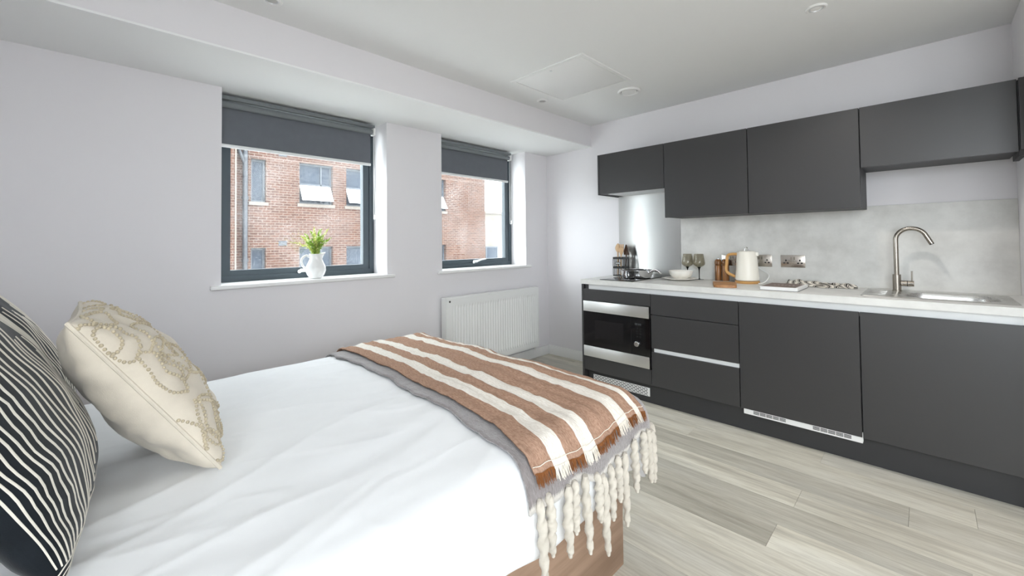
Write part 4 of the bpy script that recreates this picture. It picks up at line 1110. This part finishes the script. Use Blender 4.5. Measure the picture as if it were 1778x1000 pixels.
cre = [(0.125, 0.225), (0.345, 0.455), (0.695, 0.80), (0.90, 0.945)]
for i in range(330):
    s = (i + random.random()) / 330
    hem = 0.010 * sin(s * 7 + 2)
    p = brown_pt(s, bN2 + hem + 0.002, 0.029) + Vector((0, -0.003, 0)); q = p + Vector((random.uniform(-0.006, 0.006), random.uniform(-0.018, -0.004), -random.uniform(0.024, 0.036)))
    tgt = fr_c if any(a <= s <= b for a, b in cre) else fr_b
    wd = Vector((0.0016, 0, 0)); tgt.quad(tuple(p - wd), tuple(p + wd), tuple(q + wd * 0.6), tuple(q - wd * 0.6))
part('rust_fringe', fr_b, 'rust_thread', rt_, 'frayed rust-brown fringe', smooth=0, stuff=True)
part('cream_fringe', fr_c, 'cream_thread', rt_, 'frayed cream fringe', smooth=0, stuff=True)
part('hem_stitch', MB().tube([brown_pt(k / 60, bN2 + 0.010 * sin(k / 60 * 7 + 2) + 0.014, 0.0325) for k in range(61)], 0.0013, 5), 'cream_thread', rt_, 'pale stitched line above the fringe')

# ------------------------------------------------------------------ cushions
class Cushion:
    def __init__(s, corner, U, V, size, tf, tb, pinch=0.05, ex=0.5, seed=0.0, wr=1.0):
        s.U = Vector(U).normalized(); V = Vector(V); s.V = (V - s.U * V.dot(s.U)).normalized(); s.N = s.U.cross(s.V)
        if s.N.x < 0: s.N = -s.N
        s.a = size / 2; s.c = Vector(corner) + s.U * s.a + s.V * s.a
        s.tf, s.tb, s.pn, s.ex, s.seed, s.wr = tf, tb, pinch, ex, seed, wr
    def pt(s, p, q, side=1, lift=0.0):
        a = s.a
        x = a * p * (1 - s.pn * (1 - q * q)); y = a * q * (1 - s.pn * (1 - p * p))
        e = max(0.0, (1 - p * p) * (1 - q * q)) ** s.ex
        h = (s.tf if side > 0 else s.tb) * e
        edge = max(abs(p), abs(q))
        w = s.wr * (0.010 * noise.noise((p * 3 + s.seed, q * 3, side * 2.0)) + 0.006 * sin(26 * q + 5 * noise.noise((p * 2, q * 2, s.seed))) * max(0, abs(p) - 0.55) * 2.2 * (1 - abs(p)) * 3 + 0.006 * sin(26 * p + 5 * noise.noise((p * 2, q * 2, s.seed + 3))) * max(0, abs(q) - 0.55) * 2.2 * (1 - abs(q)) * 3) * min(1, e * 3)
        return s.c + s.U * x + s.V * y + s.N * (side * (h + lift) + (w if side > 0 else -w))
    def mesh(s, side, n=56):
        def g(t): return sin(t * pi / 2)
        T = [g(-1 + 2 * i / n) for i in range(n + 1)]
        return MB().grid([[s.pt(p, q, side) for q in T] for p in T])
    def rim(s, n=40):
        P = []
        for k in range(n): P.append((-1 + 2 * k / n, -1))
        for k in range(n): P.append((1, -1 + 2 * k / n))
        for k in range(n): P.append((1 - 2 * k / n, 1))
        for k in range(n + 1): P.append((-1, 1 - 2 * k / n))
        return [s.pt(p, q, 1) for p, q in P]
# cream cushion
cc = Cushion((-3.297, -1.668, 0.652), (0.02, 1.0, 0.0), (-0.555, 0.09, 0.83), 0.49, 0.100, 0.105, 0.055, 0.42, 1.0, 1.4)
r = thing('cream_cushion', 'cream square cushion with beaded leaf embroidery leaning on dark cushions', 'cushion', tuple(cc.c - cc.V * cc.a))
part('front_cover', cc.mesh(1), 'cream_linen', r, smooth=2.0)
part('back_cover', cc.mesh(-1), 'cream_linen', r, smooth=2.0)
part('piping', MB().tube(cc.rim(), 0.0048, 8), 'cream_linen', r)
# leaf shaped bead trails
bead = MB(); random.seed(3)
def trail(pts, closed=True):
    L_ = catmull([Vector((a, b, 0)) for a, b in (pts + [pts[0]] if closed else pts)], 14)
    dist = 0; last = None
    for q in L_:
        if abs(q.x) > 0.97 or abs(q.y) > 0.97: continue
        P = cc.pt(sin(q.x * pi / 2), sin(q.y * pi / 2), 1, 0.002)
        if last is None or (P - last).length > 0.0078:
            bead.sphere(P, 0.0043 * random.uniform(0.85, 1.1), 6, 4); last = P
def leafshape(cx, cy, ang, ln, wd):
    P = [(0, 0), (0.25, 0.5), (0.62, 0.55), (1.0, 0.05), (0.70, -0.45), (0.28, -0.5)]
    ca, sa = cos(ang), sin(ang)
    trail([(cx + ca * x * ln - sa * y * wd, cy + sa * x * ln + ca * y * wd) for x, y in P])
k = 0
for (cx, cy) in ((-0.60, -0.62), (-0.64, -0.16), (-0.60, 0.28), (-0.66, 0.70), (-0.10, -0.62), (-0.05, -0.10), (-0.08, 0.35), (-0.02, 0.74), (0.50, -0.55), (0.55, 0.08), (0.50, 0.66), (-0.82, -0.36)):
    base_a = k * 1.1 + 0.4
    for m_ in range(2):
        aa = base_a + m_ * 3.0 + random.uniform(-0.3, 0.3)
        leafshape(cx + 0.04 * cos(aa), cy + 0.04 * sin(aa), aa, random.uniform(0.34, 0.46), random.uniform(0.28, 0.38))
    k += 1
part('bead_embroidery', bead, 'bead_cream', r, 'raised beaded leaf outlines', smooth=1.0, stuff=True)

# dark cushions with stitched cream lines
def dark_cushion(corner, U, V, size, label, seed):
    cu = Cushion(corner, U, V, size, 0.108, 0.085, 0.05, 0.42, seed, 0.7)
    cpt = lambda p_, q_, sd, lf: cu.pt(sin(p_ * pi / 2), sin(q_ * pi / 2), sd, lf)
    r = thing('dark_cushion', label, 'cushion', tuple(cu.c - cu.V * cu.a), 'navy cushions with cream stitched lines')
    part('front_cover', cu.mesh(1), 'navy_cotton', r, smooth=2.0)
    part('back_cover', cu.mesh(-1), 'navy_cotton', r, smooth=2.0)
    mb = MB()
    def line(p0, q0, p1, q1, wd, n=26, wob=0.004):
        L_ = []
        for i in range(n + 1):
            t = i / n; q = q0 + (q1 - q0) * t; p = p0 + (p1 - p0) * t + wob * sin(t * 17 + p0 * 30)
            L_.append((cpt(p - wd, q, 1, 0.0008), cpt(p, q, 1, 0.0022), cpt(p + wd, q, 1, 0.0008)))
        mb.grid(L_)
    # fine dense half-disc of lines towards the far edge (p = +1 far, -1 near), then a bold half-disc nearer
    p = 0.975; k_ = 0
    while p > 0.13:
        f = (0.975 - p) / 0.845
        hgt = sqrt(max(0.0, 1 - ((p - 0.58) / 0.46) ** 2))
        if hgt > 0.08: line(p, 0.02 - 0.70 * hgt + 0.02 * (k_ % 2), p, 0.06 + 0.76 * hgt - 0.40 * max(0, f - 0.5), 0.0030 + 0.0030 * f, wob=0.0012)
        p -= 0.017 + 0.021 * f; k_ += 1
    p = 0.20; k_ = 0
    while p > -0.92:
        hgt = sqrt(max(0.0, 1 - ((p + 0.58) / 0.82) ** 2))
        if hgt > 0.1: line(p, -0.15 - 0.61 * hgt, p, -0.10 + 0.50 * hgt - 0.05 * (k_ % 2), 0.0095, wob=0.005)
        p -= 0.058; k_ += 1
    # border lines along the bottom and top edges
    for q in (-0.86, -0.81, -0.76, 0.78, 0.84, 0.90):
        L_ = []
        for i in range(61):
            p = -0.95 + 1.9 * i / 60; qq = q + 0.006 * sin(p * 21)
            L_.append((cpt(p, qq - 0.008, 1, 0.0008), cpt(p, qq, 1, 0.0022), cpt(p, qq + 0.008, 1, 0.0008)))
        mb.grid(L_)
    part('stitched_lines', mb, 'cord_cream', r, 'cream stitched lines of graded width', smooth=1.5, stuff=True)
dark_cushion((-3.565, -1.925, 0.648), (0.05, 1.0, 0.0), (-0.49, 0.0, 0.87), 0.60, 'navy cushion with cream lines nearest the camera at the bed head', 0.0)
dark_cushion((-3.60, -1.29, 0.648), (0.0, 1.0, 0.0), (-0.49, 0.0, 0.87), 0.56, 'navy cushion with cream lines behind the cream cushion', 5.0)

# ------------------------------------------------------------------ outside: brick building across the yard
YBD = 11.0
wins = []   # x0, x1, z0, z1, kind
for (a, b) in ((0.994, 2.038), (2.49, 3.54), (4.08, 5.13), (5.58, 6.63)):
    wins += [(a, b, 2.53, 3.83, 'vent'), (a, b, -0.15, 1.16, 'plain')]
wins += [(-0.334, 0.057, 2.505, 3.78, 'slim'), (-0.334, 0.057, -0.20, 1.14, 'slim')]
r = thing('brick_building', 'red brick building with rows of windows across the yard', 'building', (3, YBD, -3.5))
# wall as column strips between the window columns so the openings are real
cols = sorted(set([(a, b) for a, b, *_ in wins]))
mb = MB(); x = -0.78; XE = 8.78; ZL, ZH = -3.5, 6.5
for (a, b) in cols:
    mb.box(x, a, YBD, YBD + 0.35, ZL, ZH)
    z = ZL
    for (_, _, z0, z1, _) in sorted([q for q in wins if (q[0], q[1]) == (a, b)], key=lambda q: q[2]):
        mb.box(a, b, YBD, YBD + 0.35, z, z0); z = z1
    mb.box(a, b, YBD, YBD + 0.35, z, ZH); x = b
mb.box(x, XE, YBD, YBD + 0.35, ZL, ZH)
part('wall', mb, 'red_brick', r, smooth=0)
part('side_wall', MB().box(XE - 0.35, XE, YBD + 0.35, YBD + 7, ZL, ZH), 'red_brick', r, smooth=0)
part('corner_pier', MB().box(-6.0, -0.80, YBD - 0.32, YBD + 0.35, ZL, ZH), 'red_brick', r, smooth=0)
part('pier_edge', MB().box(-0.80, -0.76, YBD - 0.34, YBD, ZL, ZH), 'stone_pale', r, smooth=0)
part('roof', MB().box(-6.2, XE + 0.15, YBD - 0.4, YBD + 7.2, ZH, ZH + 0.25), 'roof_grey', r, smooth=0)
part('rear_fill', MB().box(-6.0, XE - 0.36, YBD + 1.2, YBD + 1.3, ZL, ZH), 'pipe_dark', r, smooth=0)
for (a, b, z0, z1, kd) in wins:
    y0 = YBD + 0.14
    wf = part('window', ring(MB(), a, b, z0, z1, 0.06, y0, y0 + 0.07), 'far_frame', r, smooth=0)
    part('pane', MB().box(a + 0.05, b - 0.05, y0 + 0.03, y0 + 0.04, z0 + 0.05, z1 - 0.05), 'far_glass', wf, smooth=0)
    part('sill_stone', MB().box(a - 0.06, b + 0.06, YBD - 0.03, YBD + 0.14, z0 - 0.10, z0), 'stone_pale', wf, smooth=0)
    if kd != 'slim':
        part('mullion', MB().box((a + b) / 2 + 0.16, (a + b) / 2 + 0.21, y0 - 0.01, y0 + 0.05, z0 + 0.05, z1 - 0.05), 'far_frame', wf, smooth=0)
        part('transom', MB().box(a + 0.05, b - 0.05, y0 - 0.01, y0 + 0.05, z0 + 0.60, z0 + 0.66), 'far_frame', wf, smooth=0)
        if kd == 'vent':   # top-hung light standing open, sky reflection in its glass painted as solid white
            fm = MB()
            hz, bz, oy = z0 + 0.60, z0 + 0.10, 0.30
            n = len(fm.v)
            fm.v += [(a + 0.04, YBD + 0.12, hz), (b - 0.04, YBD + 0.12, hz), (b - 0.04, YBD + 0.12 - oy, bz), (a + 0.04, YBD + 0.12 - oy, bz), (a + 0.04, YBD + 0.15, hz), (b - 0.04, YBD + 0.15, hz), (b - 0.04, YBD + 0.15 - oy, bz), (a + 0.04, YBD + 0.15 - oy, bz)]
            fm.f += [(0, 1, 2, 3), (7, 6, 5, 4), (0, 4, 5, 1), (1, 5, 6, 2), (2, 6, 7, 3), (3, 7, 4, 0)]
            part('open_light', fm, 'gloss_white', wf, 'open casement light with its sky reflection painted white', smooth=0)
    else:
        ar = MB(); cx = (a + b) / 2; n_ = 8
        pts = [(a + (b - a) * i / n_, z1 + 0.06 * sin(pi * i / n_)) for i in range(n_ + 1)]
        n = 0
        for (px_, pz) in pts: ar.v += [(px_, YBD - 0.01, pz), (px_, YBD - 0.01, pz + 0.14)]
        for i in range(n_): ar.f.append((2 * i, 2 * i + 2, 2 * i + 3, 2 * i + 1))
        part('brick_arch', ar, 'red_brick', wf, smooth=0)
for (a, z) in ((0.40, 0.98 + 0.22), (0.40, 3.95)):
    part('air_brick', MB().box(a, a + 0.23, YBD - 0.012, YBD, z, z + 0.15), 'pipe_dark', r, smooth=0)
part('downpipe', MB().cyl((-0.50, YBD - 0.09, ZL), (-0.50, YBD - 0.09, ZH), 0.065, 14), 'pipe_dark', r, 'dark downpipe')
for z in (-0.6, 0.75, 2.55, 4.4):
    part('pipe_collar', MB().cyl((-0.50, YBD - 0.09, z), (-0.50, YBD - 0.09, z + 0.09), 0.085, 14), 'pipe_dark', r)
part('branch_pipe', MB().tube([(-0.50, YBD - 0.09, 3.55), (-0.62, YBD - 0.12, 3.85), (-0.66, YBD - 0.05, 4.05)], 0.045, 10), 'pipe_dark', r)
r = thing('distant_building', 'pale low building beyond the corner of the brick one', 'building', (18, 24, -3.5))
part('wall', MB().box(11.0, 34, 24, 30, -3.5, 3.75), 'buff_brick', r, smooth=0)
part('parapet', MB().box(10.9, 34.1, 23.9, 30.1, 3.75, 3.95), 'stone_pale', r, smooth=0)
for k in range(3):
    wf = part('window', ring(MB(), 14.2 + k * 3.0, 15.6 + k * 3.0, -0.6, 0.9, 0.1, 23.9, 24.0), 'far_frame', r, smooth=0)
    part('pane', MB().box(14.3 + k * 3.0, 15.5 + k * 3.0, 23.93, 23.97, -0.5, 0.8), 'far_glass', wf, smooth=0)
struct('ground_outside', MB().box(-60, 60, -60, 60, -3.7, -3.5), 'bounce_paving', label='yard ground outside')
